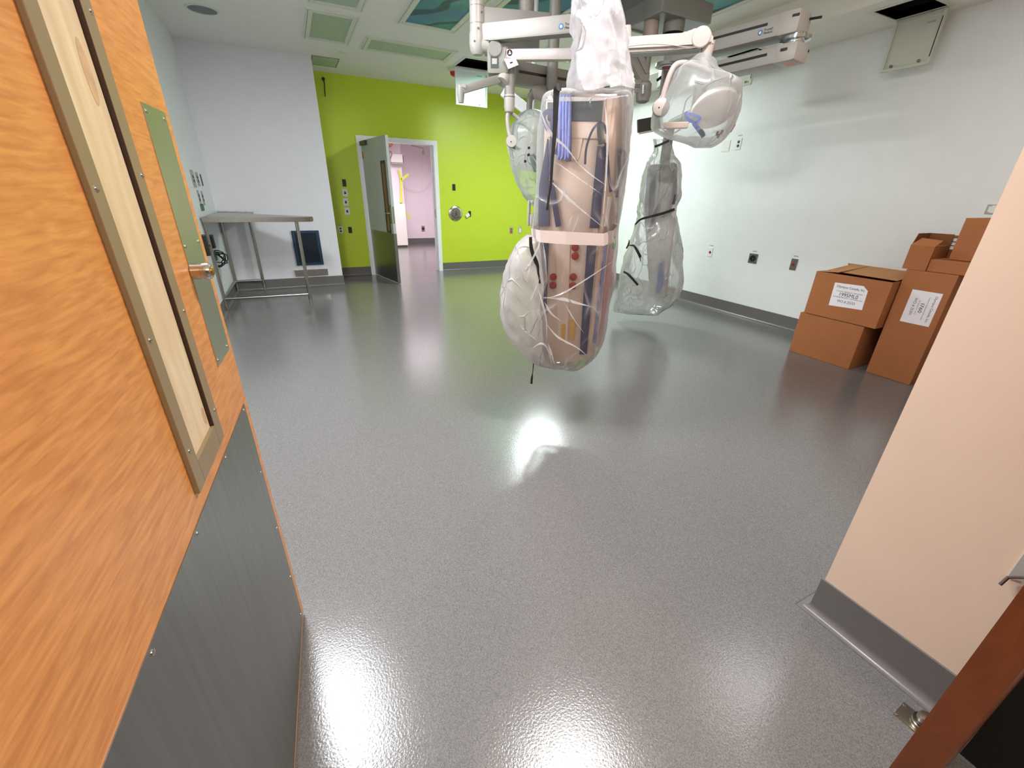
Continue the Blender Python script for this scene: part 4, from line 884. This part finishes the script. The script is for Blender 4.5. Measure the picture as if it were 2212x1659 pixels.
# ================================================================== PLASTIC BAGS
def bag(name, label, rows, D, material, lump=.01, nseg=44, ex=2.6, sub=5, seed=0, depth=None, off=0.0, cat='plastic cover', freq=7.0, open_bottom=False, flute=0.0, nfl=9):
    """translucent cover lofted from rows (y, left x, right x, depth) seen at distance D"""
    mid = onD((rows[0][1] + rows[0][2]) / 2, rows[len(rows) // 2][0], D); nn = Vector((-mid.x, -mid.y, 0)).normalized(); ru = Vector((0, 0, 1)).cross(nn)
    mid = Vector((mid.x, mid.y, 0))
    data = []
    for y, xl, xr, dp in rows:
        l, r = onP(xl, y, mid, nn), onP(xr, y, mid, nn); data.append(((l + r) / 2, (r - l).dot(ru) / 2, dp))
    rings = []
    k = len(data)
    def cr(a, b, c, d, t): return .5 * ((2 * b) + (c - a) * t + (2 * a - 5 * b + 4 * c - d) * t * t + (3 * b - a - 3 * c + d) * t ** 3)
    for i in range(k - 1):
        A, Bq, C, Dq = data[max(i - 1, 0)], data[i], data[i + 1], data[min(i + 2, k - 1)]
        for s in range(sub if i < k - 2 else sub + 1):
            t = s / sub; c = cr(A[0], Bq[0], C[0], Dq[0], t); w = max(.004, cr(A[1], Bq[1], C[1], Dq[1], t)); dp = max(.004, cr(A[2], Bq[2], C[2], Dq[2], t))
            ring = []
            for j in range(nseg):
                a = 2 * math.pi * j / nseg; ca, sa = math.cos(a), math.sin(a)
                x = math.copysign(abs(ca) ** (2 / ex), ca) * w; n = math.copysign(abs(sa) ** (2 / ex), sa) * dp
                p = c + ru * x + nn * (n + off)
                q = p * freq + Vector((seed * 3.1, 0, 0)); q.z *= .55
                qd = Vector((q.x + .6 * q.z, q.y - .5 * q.z, q.z))
                g = noise.noise(q * .6) * .5 + (.45 - 1.6 * abs(noise.noise(qd))) * .8 + (.25 - abs(noise.noise(qd * 2.1 + Vector((7, 0, 0))))) * .7
                rad = (ru * ca + nn * sa)
                fl = math.sin(a * nfl + 3 * noise.noise(Vector((seed, 0, p.z * 3)))) * flute
                p = p + rad * (g * lump + fl * min(w, dp)); p.z += noise.noise(q * .8 + Vector((5, 5, 5))) * lump * .7
                ring.append(p)
            rings.append(ring)
    bm = B(); ringset(bm, rings, cap=not open_bottom); bmesh.ops.recalc_face_normals(bm, faces=bm.faces)
    o = finish(name, bm, material, smooth=60); return tag(o, label, cat)

# ---------------- central pendant -------------------------------------------------
DP = 2.6
vh = onD(1250, 500, DP) - EYE; vh.z = 0; vh.normalize(); rr = Vector((vh.y, -vh.x, 0)); th = R(15)
nf = (-vh * math.cos(th) - rr * math.sin(th)).normalized(); uf = (rr * math.cos(th) - vh * math.sin(th)).normalized()
cA = onD(1302, 500, 2.46)
FF = Fr((cA.x, cA.y, 0), uf, (0, 0, 1), nf)              # front face; u = 0 at its right edge
FSd = Fr((cA.x, cA.y, 0), -nf, (0, 0, 1), uf)            # right side face; u grows backwards
ul = FF.uv(1166, 495)[0]; Z0, Z1 = FF.uv(1240, 770)[1], FF.uv(1240, 208)[1]
t = thing('equipment_pendant', 'beige medical equipment pendant inside clear plastic at room centre', 'pendant', FF.p(ul / 2, Z0, -.17))
b = B(); box(b, FF, ul, 0, Z0, Z1, -.34, 0, .01); body = finish('column_body', b, PANEL, t)
b = B(); ctr = FF.p(ul / 2, 0, -.17); cyl(b, (ctr.x, ctr.y, Z1), (ctr.x, ctr.y, H), .075); finish('ceiling_tube', b, BOOMW, t, smooth=30)
def fband(name, m, pts, n0=.001, n1=.008, F=FF, par=None):
    b = B(); prism(b, F, [F.uv(x, y) for x, y in pts], n0, n1); return finish(name, b, m, par or body)
fband('corner_trim', PANELL, ((1313, 212), (1325, 212), (1262, 762), (1252, 762)), 0, .012)
fband('screen', SCREEN, ((1184, 222), (1303, 218), (1300, 262), (1184, 260)), 0, .010)
fband('upper_panel', PANELL, ((1186, 262), (1300, 264), (1296, 300), (1185, 296)), 0, .006)
fband('middle_panel', PANELL, ((1220, 296), (1260, 296), (1250, 345), (1216, 345)), .001, .004)
fband('navy_rail', NAVY, ((1166, 400), (1184, 300), (1188, 488), (1164, 489)), .001, .012)
fband('navy_rail', NAVY, ((1170, 516), (1186, 516), (1180, 690), (1166, 640)), .001, .012)
fband('navy_rail', NAVY, ((1292, 316), (1312, 316), (1296, 492), (1275, 492)), .004, .016)
fband('navy_rail', NAVY, ((1270, 520), (1290, 520), (1268, 764), (1253, 764)), .004, .016)
fband('pale_trim_strip', PANELL, ((1200, 520), (1232, 520), (1226, 745), (1206, 735)), .001, .004)
fband('yellow_socket', YEL, ((1214, 700), (1222, 700), (1220, 740), (1213, 736)), .004, .01)
fband('yellow_socket', YEL, ((1232, 690), (1244, 690), (1240, 735), (1230, 732)), .004, .01)
for x, y in ((1243, 534), (1243, 553), (1239, 598), (1238, 617), (1196, 598), (1195, 616)):
    u_, v_ = FF.uv(x, y); b = B(); lathe(b, FF.p(u_, v_, .002), nf, [(.0215, 0), (.0215, .008), (.016, .010), (.001, .010)], 20); finish('red_socket', b, DRED, body, smooth=30)
fband('bottom_hood', PANEL, ((1172, 755), (1260, 755), (1257, 769), (1244, 781), (1184, 783)), -.30, .0012)
# cable bundle and hose loops
for x in (1212, 1219, 1226, 1233):
    b = B(); tube(b, [FF.p(*FF.uv(x + 2, 208), .03), FF.p(*FF.uv(x + 1, 260), .03), FF.p(*FF.uv(x + random.uniform(-2, 2), 330), .028), FF.p(*FF.uv(x - 1 + random.uniform(-3, 3), 345), .024)], .0085, 8, 4); finish('blue_cable', b, NAVYL, t, smooth=True)
def loop(name, m, pts, w, F=FF, n=.03, par=None, t_=.003):
    b = B(); ribbon(b, [F.p(*F.uv(x, y), n) for x, y in pts], [w, w], F.n, t_, 5); return finish(name, b, m, par or t)
loop('navy_strap', NAVY, ((1188, 282), (1180, 262), (1180, 250), (1188, 243), (1196, 250), (1197, 300), (1192, 380)), .022)
loop('navy_strap', NAVY, ((1232, 262), (1233, 300), (1232, 350)), .026)
loop('navy_strap', NAVY, ((1214, 280), (1212, 310), (1204, 335)), .02)
loop('navy_strap', NAVY, ((1191, 390), (1198, 430), (1208, 489)), .030, n=.014)
loop('navy_strap', NAVY, ((1267, 356), (1270, 320), (1282, 285), (1297, 268), (1308, 272), (1312, 290)), .010)
b = B(); tube(b, [FF.p(*FF.uv(x, y), .035) for x, y in ((1300, 270), (1301, 290), (1303, 312))], .018, 12, 4); finish('grey_coupling', b, SCREEN, t, smooth=True)
loop('navy_hose', NAVY, ((1311, 310), (1315, 340), (1318, 380), (1322, 415)), .014, n=.03)
b = B(); tube(b, [FSd.p(*FSd.uv(x, y), .02) for x, y in ((1328, 400), (1330, 370), (1329, 340), (1334, 326), (1340, 328), (1342, 345), (1338, 375), (1330, 405), (1325, 425))], .0085, 10, 5); finish('navy_hose', b, NAVY, t, smooth=True)
fband('side_strip', NAVYL, ((1306, 520), (1311, 520), (1285, 740), (1280, 740)), .001, .008, FSd)
fband('side_strip', mat('pink_side_strip', (206, 150, 160), .5), ((1316, 530), (1327, 528), (1300, 720), (1293, 725)), .001, .006, FSd)
fband('side_strip', WHITEP, ((1312, 425), (1319, 425), (1309, 488), (1304, 489)), .001, .008, FSd)

# plastic around it
CV = [(198, 1196, 1352, .10), (206, 1184, 1360, .17), (222, 1171, 1363, .24), (260, 1166, 1362, .255), (300, 1163, 1361, .26), (350, 1162, 1355, .26), (400, 1160, 1349, .255), (445, 1156, 1343, .25), (478, 1152, 1337, .245), (500, 1150, 1334, .24), (525, 1155, 1333, .245), (560, 1160, 1331, .25), (600, 1160, 1328, .25), (650, 1158, 1318, .25), (700, 1156, 1310, .25), (730, 1150, 1301, .24), (752, 1148, 1288, .23), (770, 1152, 1270, .215), (784, 1165, 1248, .16), (792, 1185, 1228, .08)]
bag('plastic_cover', 'large clear plastic bag taped around the beige equipment pendant', CV, DP, F_CLEAR, .012, ex=4.0, seed=1, off=-.02, freq=5)
def folds(par, lines, D_):
    for pts, w in lines:
        q = [onD(x, y, D_ + (.004 if 0 < i < len(pts) - 1 else .012)) for i, (x, y) in enumerate(pts)]
        b = B(); ribbon(b, q, [.001, w, w * .7, .001], EYE - q[0], .0012, 6); finish('crease_fold', b, F_FOLD, par, smooth=40)
folds(COL.objects['plastic_cover'], [
    (((1168, 240), (1180, 272), (1196, 296), (1222, 318), (1254, 360)), .016), (((1186, 388), (1215, 416), (1250, 448), (1304, 492)), .012),
    (((1172, 646), (1210, 636), (1262, 606), (1322, 566)), .010), (((1172, 642), (1215, 646), (1248, 655), (1276, 662)), .018),
    (((1176, 652), (1190, 676), (1212, 694)), .012), (((1180, 700), (1205, 728), (1245, 750), (1268, 768)), .012), (((1184, 742), (1192, 768), (1198, 788)), .014),
    (((1172, 218), (1215, 214), (1290, 214), (1356, 206)), .018), (((1250, 355), (1280, 380), (1312, 402)), .006), (((1200, 350), (1250, 385), (1300, 420)), .005),
    (((1306, 215), (1312, 300), (1308, 400), (1300, 490)), .010), (((1218, 652), (1240, 690), (1262, 720)), .006), (((1198, 204), (1186, 206), (1172, 224)), .014)], 2.345)
BL = [(508, 1140, 1160, .05), (520, 1126, 1168, .10), (540, 1110, 1172, .13), (570, 1095, 1176, .15), (600, 1087, 1178, .16), (640, 1082, 1170, .16), (680, 1084, 1176, .16), (715, 1096, 1178, .15), (745, 1118, 1182, .13), (768, 1141, 1190, .09), (782, 1162, 1204, .05), (790, 1180, 1212, .02)]
bag('plastic_bag', 'bulging cloudy plastic bag bound to left side of the pendant', BL, DP - .06, F_DENSE, .02, ex=2.4, seed=2, off=.04, freq=8)
folds(COL.objects['plastic_bag'], [(((1168, 516), (1160, 540), (1140, 575), (1105, 618)), .012), (((1166, 600), (1150, 640), (1134, 668), (1112, 712)), .010), (((1098, 620), (1118, 645), (1136, 668)), .008),
    (((1164, 628), (1170, 650), (1180, 690), (1181, 740)), .012), (((1120, 700), (1140, 720), (1160, 735)), .008), (((1150, 752), (1168, 742), (1182, 752), (1192, 785)), .012), (((1172, 520), (1178, 560), (1180, 590)), .008)], 2.335)
CT = [(-30, 1234, 1326, .12), (0, 1236, 1330, .125), (40, 1237, 1341, .14), (80, 1239, 1347, .15), (120, 1236, 1352, .16), (160, 1229, 1358, .18), (190, 1226, 1364, .20), (206, 1232, 1366, .21)]
bag('plastic_sleeve', 'bright white crinkled plastic sleeve around the column top at ceiling', CT, DP - .02, F_COL, .035, ex=2.1, seed=3, sub=8, nseg=64, freq=10, open_bottom=True, flute=.03, nfl=7)
SK = [(170, 1346, 1362, .10), (200, 1342, 1368, .14), (250, 1344, 1366, .15), (310, 1343, 1362, .14), (370, 1340, 1354, .12), (440, 1334, 1343, .09), (480, 1331, 1336, .06)]
bag('plastic_flap', 'narrow milky plastic flap hanging down the pendant right edge', SK, DP + .02, F_MILK, .012, ex=2.2, seed=4, freq=9)
# pale tape band
t = thing('tape_band', 'pale pink tape band wrapped round the clear plastic bag', 'tape', FF.p(ul / 2, FF.uv(1230, 508)[1], .05))
Fq = Fr(onD(1240, 505, DP), rr, (0, 0, 1), -vh); dpt = .262
def bp2(x, y, n): u, v = Fq.uv(x, y, 0); return Fq.p(u, v, n)
b = B()
top = [bp2(1149, 490, -.05), bp2(1152, 490, .12), bp2(1175, 491, dpt - .02), bp2(1225, 493, dpt), bp2(1300, 497, dpt - .01), bp2(1322, 493, .14), bp2(1337, 488, -.05), bp2(1330, 487, -.22), bp2(1240, 486, -.28), bp2(1158, 487, -.22)]
bot = [bp2(1151, 513, -.05), bp2(1154, 514, .12), bp2(1176, 515, dpt - .02), bp2(1225, 518, dpt), bp2(1300, 521, dpt - .01), bp2(1322, 518, .14), bp2(1334, 512, -.05), bp2(1328, 510, -.22), bp2(1240, 508, -.28), bp2(1160, 510, -.22)]
pk = len(top); ctb = sum(top, Vector()) / pk; inn = lambda p: p + (Vector((ctb.x, ctb.y, p.z)) - p).normalized() * .002
ringset(b, [top, bot, [inn(p) for p in bot], [inn(p) for p in top], top], cap=False); bmesh.ops.recalc_face_normals(b, faces=b.faces); finish('band', b, TAPEW, t)
# black straps
def strap(label, pts, ws, D_, face, name='black_strap', n=5):
    b = B(); ribbon(b, [onD(x, y, D_ + (dd if dd else 0)) for x, y, dd in pts], ws, face, .002, n); return tag(finish(name, b, STRAP), label, 'strap')
strap('long black strap down the front of the clear pendant bag', [(1212, 187, -.03), (1203, 193, -.0), (1201, 225, 0), (1198, 290, 0), (1193, 350, 0), (1190, 400, 0), (1188, 412, 0), (1185, 430, 0), (1182, 454, 0)], [.030, .030, .026, .020, .014, .012, .010, .011, .012], 2.30, -vh)
strap('black strap along the cloudy bulging bag under the tape', [(1146, 512, 0), (1147, 530, 0), (1150, 545, 0), (1158, 565, 0), (1162, 576, 0), (1163, 590, 0), (1166, 612, 0)], [.016, .018, .020, .022, .014, .010, .012], 2.36, -vh)
strap('short black strap tail dangling below the pendant bag', [(1153, 770, -.01), (1152, 790, 0), (1150.5, 806, 0), (1149, 816, 0), (1148, 829, 0)], [.006, .006, .004, .013, .014], 2.44, -vh)
t = thing('green_tag', 'small green and white hanging tag on right of pendant bag', 'tag', onD(1326, 525, 2.55))
Fgt = Fr(onD(1327, 522, 2.5), rr, (0, 0, 1), -vh); b = B(); prism(b, Fgt, [Fgt.uv(*p) for p in ((1323, 513), (1329, 510), (1331, 530), (1327, 541), (1322, 536))], 0, .002); gt = finish('green_card', b, GTAG, t)
b = B(); prism(b, Fgt, [Fgt.uv(*p) for p in ((1325, 517), (1328, 515), (1328.5, 524), (1326, 527))], .002, .003); finish('white_mark', b, WHITEP, gt)
# grey handle peeking out on the left above the tape
b = B(); q = onD(1150, 455, 2.78); Fh = Fr(q, rr, (0, 0, 1), -vh); frame_part(b, Fh, (Fh.uv(1140, 470)[0], Fh.uv(1156, 470)[0], Fh.uv(1148, 488)[1], Fh.uv(1148, 432)[1]), (Fh.uv(1145, 470)[0], Fh.uv(1153, 470)[0], Fh.uv(1148, 462)[1], Fh.uv(1148, 440)[1]), -.03, .03, .008); tag(finish('pendant_handle', b, LGREY, smooth=30), 'grey bracket sticking out left of pendant above the tape', 'bracket')

# ---------------- wrapped pendant at the right ---------------------------------------
D5 = 5.19
pc5 = onD(1428, 400, D5); v5 = Vector((pc5.x, pc5.y, 0)).normalized(); r5 = Vector((v5.y, -v5.x, 0)); F5 = Fr((pc5.x, pc5.y, 0), r5, (0, 0, 1), -v5)
t = thing('supply_pendant', 'grey and navy supply pendant wrapped in plastic near right wall', 'pendant', (pc5.x, pc5.y, F5.uv(1420, 640)[1]))
b = B(); prism(b, F5, [F5.uv(*p) for p in ((1400, 358), (1462, 352), (1462, 445), (1440, 640), (1404, 640), (1392, 450))], -.14, .12, .02); finish('column_body', b, mat('grey_pendant_body', (190, 190, 190), .5), t)
za = onD(1430, 272, D5).z
b = B(); tube(b, [(pc5.x, pc5.y, F5.uv(1430, 356)[1]), (pc5.x, pc5.y, za - .03), (pc5.x - .03, pc5.y - .05, za), (3.285, 3.145, za), (3.27, 3.12, za + .03), (3.27, 3.12, 2.30)], .05, 20); finish('hanger_arm', b, BOOMG, t, smooth=35)
def g5(name, m, pts, n0=.12, n1=.14): 
    b = B(); prism(b, F5, [F5.uv(*p) for p in pts], n0, n1); return finish(name, b, m, t)
g5('dark_top_panel', SCREEN, ((1425, 358), (1461, 356), (1460, 396), (1422, 392)))
g5('navy_rail', NAVY, ((1453, 392), (1461, 386), (1457, 440), (1450, 440)))
g5('navy_rail', NAVY, ((1404, 400), (1420, 372), (1414, 440), (1400, 480)))
g5('blue_hose', mat('mid_blue_hose', (70, 84, 170), .45), ((1424, 566), (1434, 562), (1432, 612), (1422, 630), (1416, 628)))
g5('navy_strap', NAVY, ((1412, 455), (1424, 440), (1414, 480), (1400, 500)))
RB = [(302, 1412, 1447, .10), (318, 1414, 1450, .11), (332, 1412, 1453, .12), (345, 1398, 1465, .17), (362, 1392, 1471, .21), (385, 1388, 1471, .23), (420, 1381, 1468, .23), (452, 1377, 1457, .20), (475, 1376, 1461, .19), (505, 1366, 1470, .23), (540, 1354, 1476, .26), (575, 1343, 1478, .28), (610, 1337, 1474, .28), (640, 1331, 1462, .26), (658, 1327, 1444, .22), (668, 1325, 1428, .15), (675, 1328, 1418, .08)]
bag('plastic_cover', 'tall grey plastic cover tied with black straps near right wall', RB, D5, F_PEND, .035, ex=2.3, seed=6, freq=6, flute=.02, nfl=8)
HM = [(652, 1326, 1400, .24), (664, 1322, 1420, .22), (672, 1323, 1424, .20), (678, 1332, 1404, .12)]
strap('thin black strap at the neck of the grey plastic cover', [(1414, 317, 0), (1425, 313, 0), (1436, 308, 0), (1445, 304, 0)], [.022, .022], D5 - .14, -v5)
strap('black strap around the waist of the grey plastic cover', [(1372, 485, .05), (1384, 474, 0), (1405, 468, -.05), (1435, 460, 0), (1457, 452, .1)], [.016, .022, .026, .026], D5 - .22, -v5)
strap('curved black strap hanging left on the grey plastic cover', [(1359, 530, 0), (1369, 531, -.02), (1376, 541, -.03), (1382, 553, -.03), (1384, 565, 0)], [.008, .022, .028, .028, .01], D5 - .24, -v5)
strap('tiny black strap tip beside the curved strap on grey cover', [(1359, 518, 0), (1358, 527, 0), (1353, 537, 0)], [.006, .02, .016], D5 - .18, -v5)
strap('lowest slanted black strap on the grey plastic cover', [(1347, 587, 0), (1356, 592, -.02), (1366, 602, -.03), (1378, 616, -.02)], [.022, .026, .022], D5 - .26, -v5)

# ---------------- milky bag round the right lamp ------------------------------------------
LB = [(122, 1506, 1524, .05), (135, 1488, 1542, .10), (150, 1462, 1548, .15), (166, 1448, 1572, .18), (180, 1440, 1600, .20), (205, 1430, 1602, .22), (235, 1414, 1598, .22), (262, 1408, 1592, .21), (280, 1412, 1582, .19), (296, 1440, 1570, .16), (308, 1480, 1556, .11), (317, 1500, 1540, .06)]
bag('plastic_bag', 'milky clear plastic bag around the surgical lamp at right', LB, 3.02, F_MILK, .014, ex=2.5, seed=8, freq=6)

# ---------------- wrapped lamp behind the pendant on the left -----------------------------
D = 3.4
t = thing('surgical_lamp', 'wrapped surgical lamp yoke with round disc left of central pendant', 'lamp', onD(1110, 290, D))
b = B(); tube(b, [onD(x, y, D) for x, y in ((1100, 241), (1096, 252), (1098, 280), (1103, 298))], .014, 12, 4); finish('yoke', b, BOOM, t, smooth=True)
b = B(); tube(b, [onD(x, y, D + .03) for x, y in ((1101, 243), (1112, 250), (1125, 259), (1140, 264))], .012, 12, 4); finish('yoke', b, BOOM, t, smooth=True)
ndc = (EYE - onD(1105, 306, D)); ndc.z = 0; ndc.normalize()
b = B(); lathe(b, onD(1105, 306, D), ndc, [(.03, -.03), (.039, -.02), (.04, .02), (.036, .03), (.001, .032)]); ds = finish('pivot_disc', b, BOOM, t, smooth=35)
b = B(); lathe(b, onD(1104, 306, D - .034), ndc, [(.004, 0), (.004, .001), (.0003, .001)], 10); finish('screw_hole', b, BLACK, ds)
b = B(); cl = onD(1111, 330, D); F6 = Fr(cl, CR, (0, 0, 1)); tube(b, [F6.p(.038 * math.cos(a), .045 * math.sin(a), 0) for a in [2 * math.pi * k / 20 for k in range(21)]], .0022, 6); finish('wire_loop', b, LGREY, t)
for a_, c_ in (((1112, 318), (1126, 322)), ((1108, 319), (1118, 323)), ((1120, 326), (1116, 317))):
    b = B(); tube(b, [onD(*a_, D - .01), onD(*c_, D - .01)], .005, 8); finish('clip', b, FRAMEB, t)
b = B(); lathe(b, onD(1150, 310, D + .15), (ndc + Vector((.2, 0, -.4))).normalized(), [(.001, -.05), (.12, -.04), (.19, 0), (.19, .02), (.001, .02)], 32); finish('lamp_head', b, WHITEP, t, smooth=35)
for a_, c_, m_ in (((1144, 334), (1160, 362), TEAL), ((1146, 340), (1156, 372), TEAL), ((1150, 333), (1166, 352), TEAL)):
    b = B(); tube(b, [onD(*a_, D + .0), onD(*c_, D)], .009, 8); finish('teal_hose', b, m_, t)
for x, y in ((1142, 317), (1141, 332), (1134, 346)):
    b = B(); tube(b, [onD(x, y, D - .12), onD(x + 1, y + 5, D - .12)], .009, 8); finish('black_clip', b, BLACK, t)
LL = [(240, 1136, 1166, .05), (250, 1118, 1180, .11), (265, 1108, 1190, .15), (290, 1102, 1196, .18), (320, 1103, 1196, .18), (350, 1104, 1196, .18), (378, 1110, 1196, .17), (405, 1122, 1196, .15), (425, 1132, 1190, .12), (440, 1144, 1185, .07), (448, 1155, 1180, .03)]
bag('plastic_bag', 'pale greenish plastic bag around lamp in front of lime wall', LL, D + .12, F_LAMP, .02, ex=2.3, seed=9, freq=7, flute=.02, nfl=9)
# elbow pipe into the bag
t = thing('elbow_arm', 'grey elbow pipe lamp arm entering the pale greenish bag', 'lamp arm', onD(1145, 225, 3.7))
b = B(); tube(b, [onD(1143, 248, 3.7), onD(1144, 222, 3.7), onD(1147, 208, 3.7), onD(1154, 201, 3.7)], [.022, .022, .026, .034], 14, 4); finish('vertical_pipe', b, BOOMG, t, smooth=True)
b = B(); tube(b, [onD(1150, 203, 3.7), onD(1160, 200, 3.7), onD(1172, 206, 3.7), onD(1190, 216, 3.72)], [.036, .044, .042, .04], 16, 4); finish('curved_joint', b, BOOM, t, smooth=True)
b = B(); q = onD(1143, 246, 3.7); cyl(b, q, (q.x, q.y, q.z - .02), .025); finish('black_ring', b, BLACK, t)
b = B(); q = onD(1190, 216, 3.72); cyl(b, q, (q.x, q.y, H), .04); finish('hanger_post', b, BOOMG, t, smooth=30)
# white cable tray and white trim on green wall seen behind
q0, q1 = onD(1108, 214, 4.2), onD(1140, 240, 4.2)
b = B(); F7 = Fr(q0, q1 - q0, (0, 0, 1)); box(b, F7, -.1, (q1 - q0).length + .15, -.04, .04, -.03, .03, .004); cyl(b, F7.p(.2, 0, 0), Vector((*F7.p(.2, 0, 0).xy, H)), .02); tag(finish('white_rail', b, TRIMW), 'slanted white rail between lamp drop tube and elbow pipe', 'rail')

# ================================================================== NEXT ROOM FITTINGS
FN = Fr((0, 13.25, 0), (1, 0, 0), (0, 0, 1)); FN.n = Vector((0, -1, 0))
FN2 = Fr((0, 12.75, 0), (1, 0, 0), (0, 0, 1)); FN2.n = Vector((0, -1, 0))
plate('small grey outlet on pink wall seen through the doorway', FN, onY(914, 494, 13.25).x, onY(914, 494, 13.25).z, 'big', .10, .16, tagline=False)
qa, qb = onY(846, 463, 12.73), onY(872, 527, 12.73)
t = thing('white_cabinet', 'plain white cabinet panel low in room beyond the doorway', 'cabinet', (2.6, 12.6, 0))
b = B(); box(b, WORLD, 2.0, 2.80, 12.40, 12.74, .05, 1.12, .004); finish('body', b, WHITEP, t)
b = B(); box(b, WORLD, 2.0, 2.80, 12.44, 12.74, 0, .05); finish('plinth', b, BASE, t)
t = thing('paper_dispenser', 'white box dispenser high on wall beyond the doorway', 'dispenser', onY(856, 345, 12.75))
p0, p1 = FN2.uv(843, 351), FN2.uv(867, 336)
b = B(); box(b, FN2, p0[0], p1[0], p0[1], p1[1] + .02, 0, .14, .01); finish('housing', b, WHITEP, t)
b = B(); box(b, FN2, p0[0], p1[0], p0[1] - .035, p0[1] - .005, 0, .14); finish('bottom_strip', b, LGREY, t)
b = B(); box(b, FN2, p1[0] + .003, p1[0] + .02, p0[1], p1[1], 0, .12); finish('side_strip', b, SCREEN, t)
t = thing('hanging_wires', 'orange and red wires dangling high beyond the doorway', 'wires', onY(842, 312, 12.7))
b = B(); tube(b, [onY(x, y, 12.6) for x, y in ((838, 308), (842, 313), (848, 309), (843, 318))], .02, 8, 4); finish('orange_wire', b, ORW, t, smooth=True)
b = B(); tube(b, [onY(x, y, 12.6) for x, y in ((841, 314), (840, 325), (845, 328), (846, 336), (841, 343), (839, 336), (843, 328))], .009, 8, 4); finish('red_wire', b, mat('dusky_red_wire', (150, 90, 100), .5), t, smooth=True)
b = B(); tube(b, [onY(x, y, 13.245) for x, y in ((888, 314), (904, 318), (914, 321), (914, 327), (917, 330), (915, 333), (912, 330), (914, 326))], .008, 8, 4); tag(finish('loose_cord', b, LGREY, smooth=True), 'grey cord with small ring high on pink wall beyond doorway', 'cord')
b = B(); tube(b, [onY(x, y, 13.2) for x, y in ((868, 394), (875, 405), (887, 411), (900, 414), (914, 411), (924, 402), (929, 392))], .0035, 8, 4); tag(finish('sagging_cord', b, PANELL, smooth=True), 'thin sagging cord across the pink wall beyond doorway', 'cord')
t = thing('barrier_tape', 'lime yellow tape strips stuck along pink wall corner beyond doorway', 'tape', onY(868, 440, 12.7))
for pts, w in ((((861, 366), (866, 388), (867, 420), (867, 438)), .05), (((867, 388), (875, 382), (882, 376)), .055), (((866, 438), (869, 444), (872, 460), (872, 470)), .06), (((872, 459), (880, 465), (887, 472)), .055), (((864, 440), (870, 444)), .06), (((864, 460), (874, 462)), .06)):
    b = B(); ribbon(b, [onY(x, y, 12.70) for x, y in pts], [w, w], (0, -1, 0), .004, 4); finish('tape_strip', b, LIME, t)
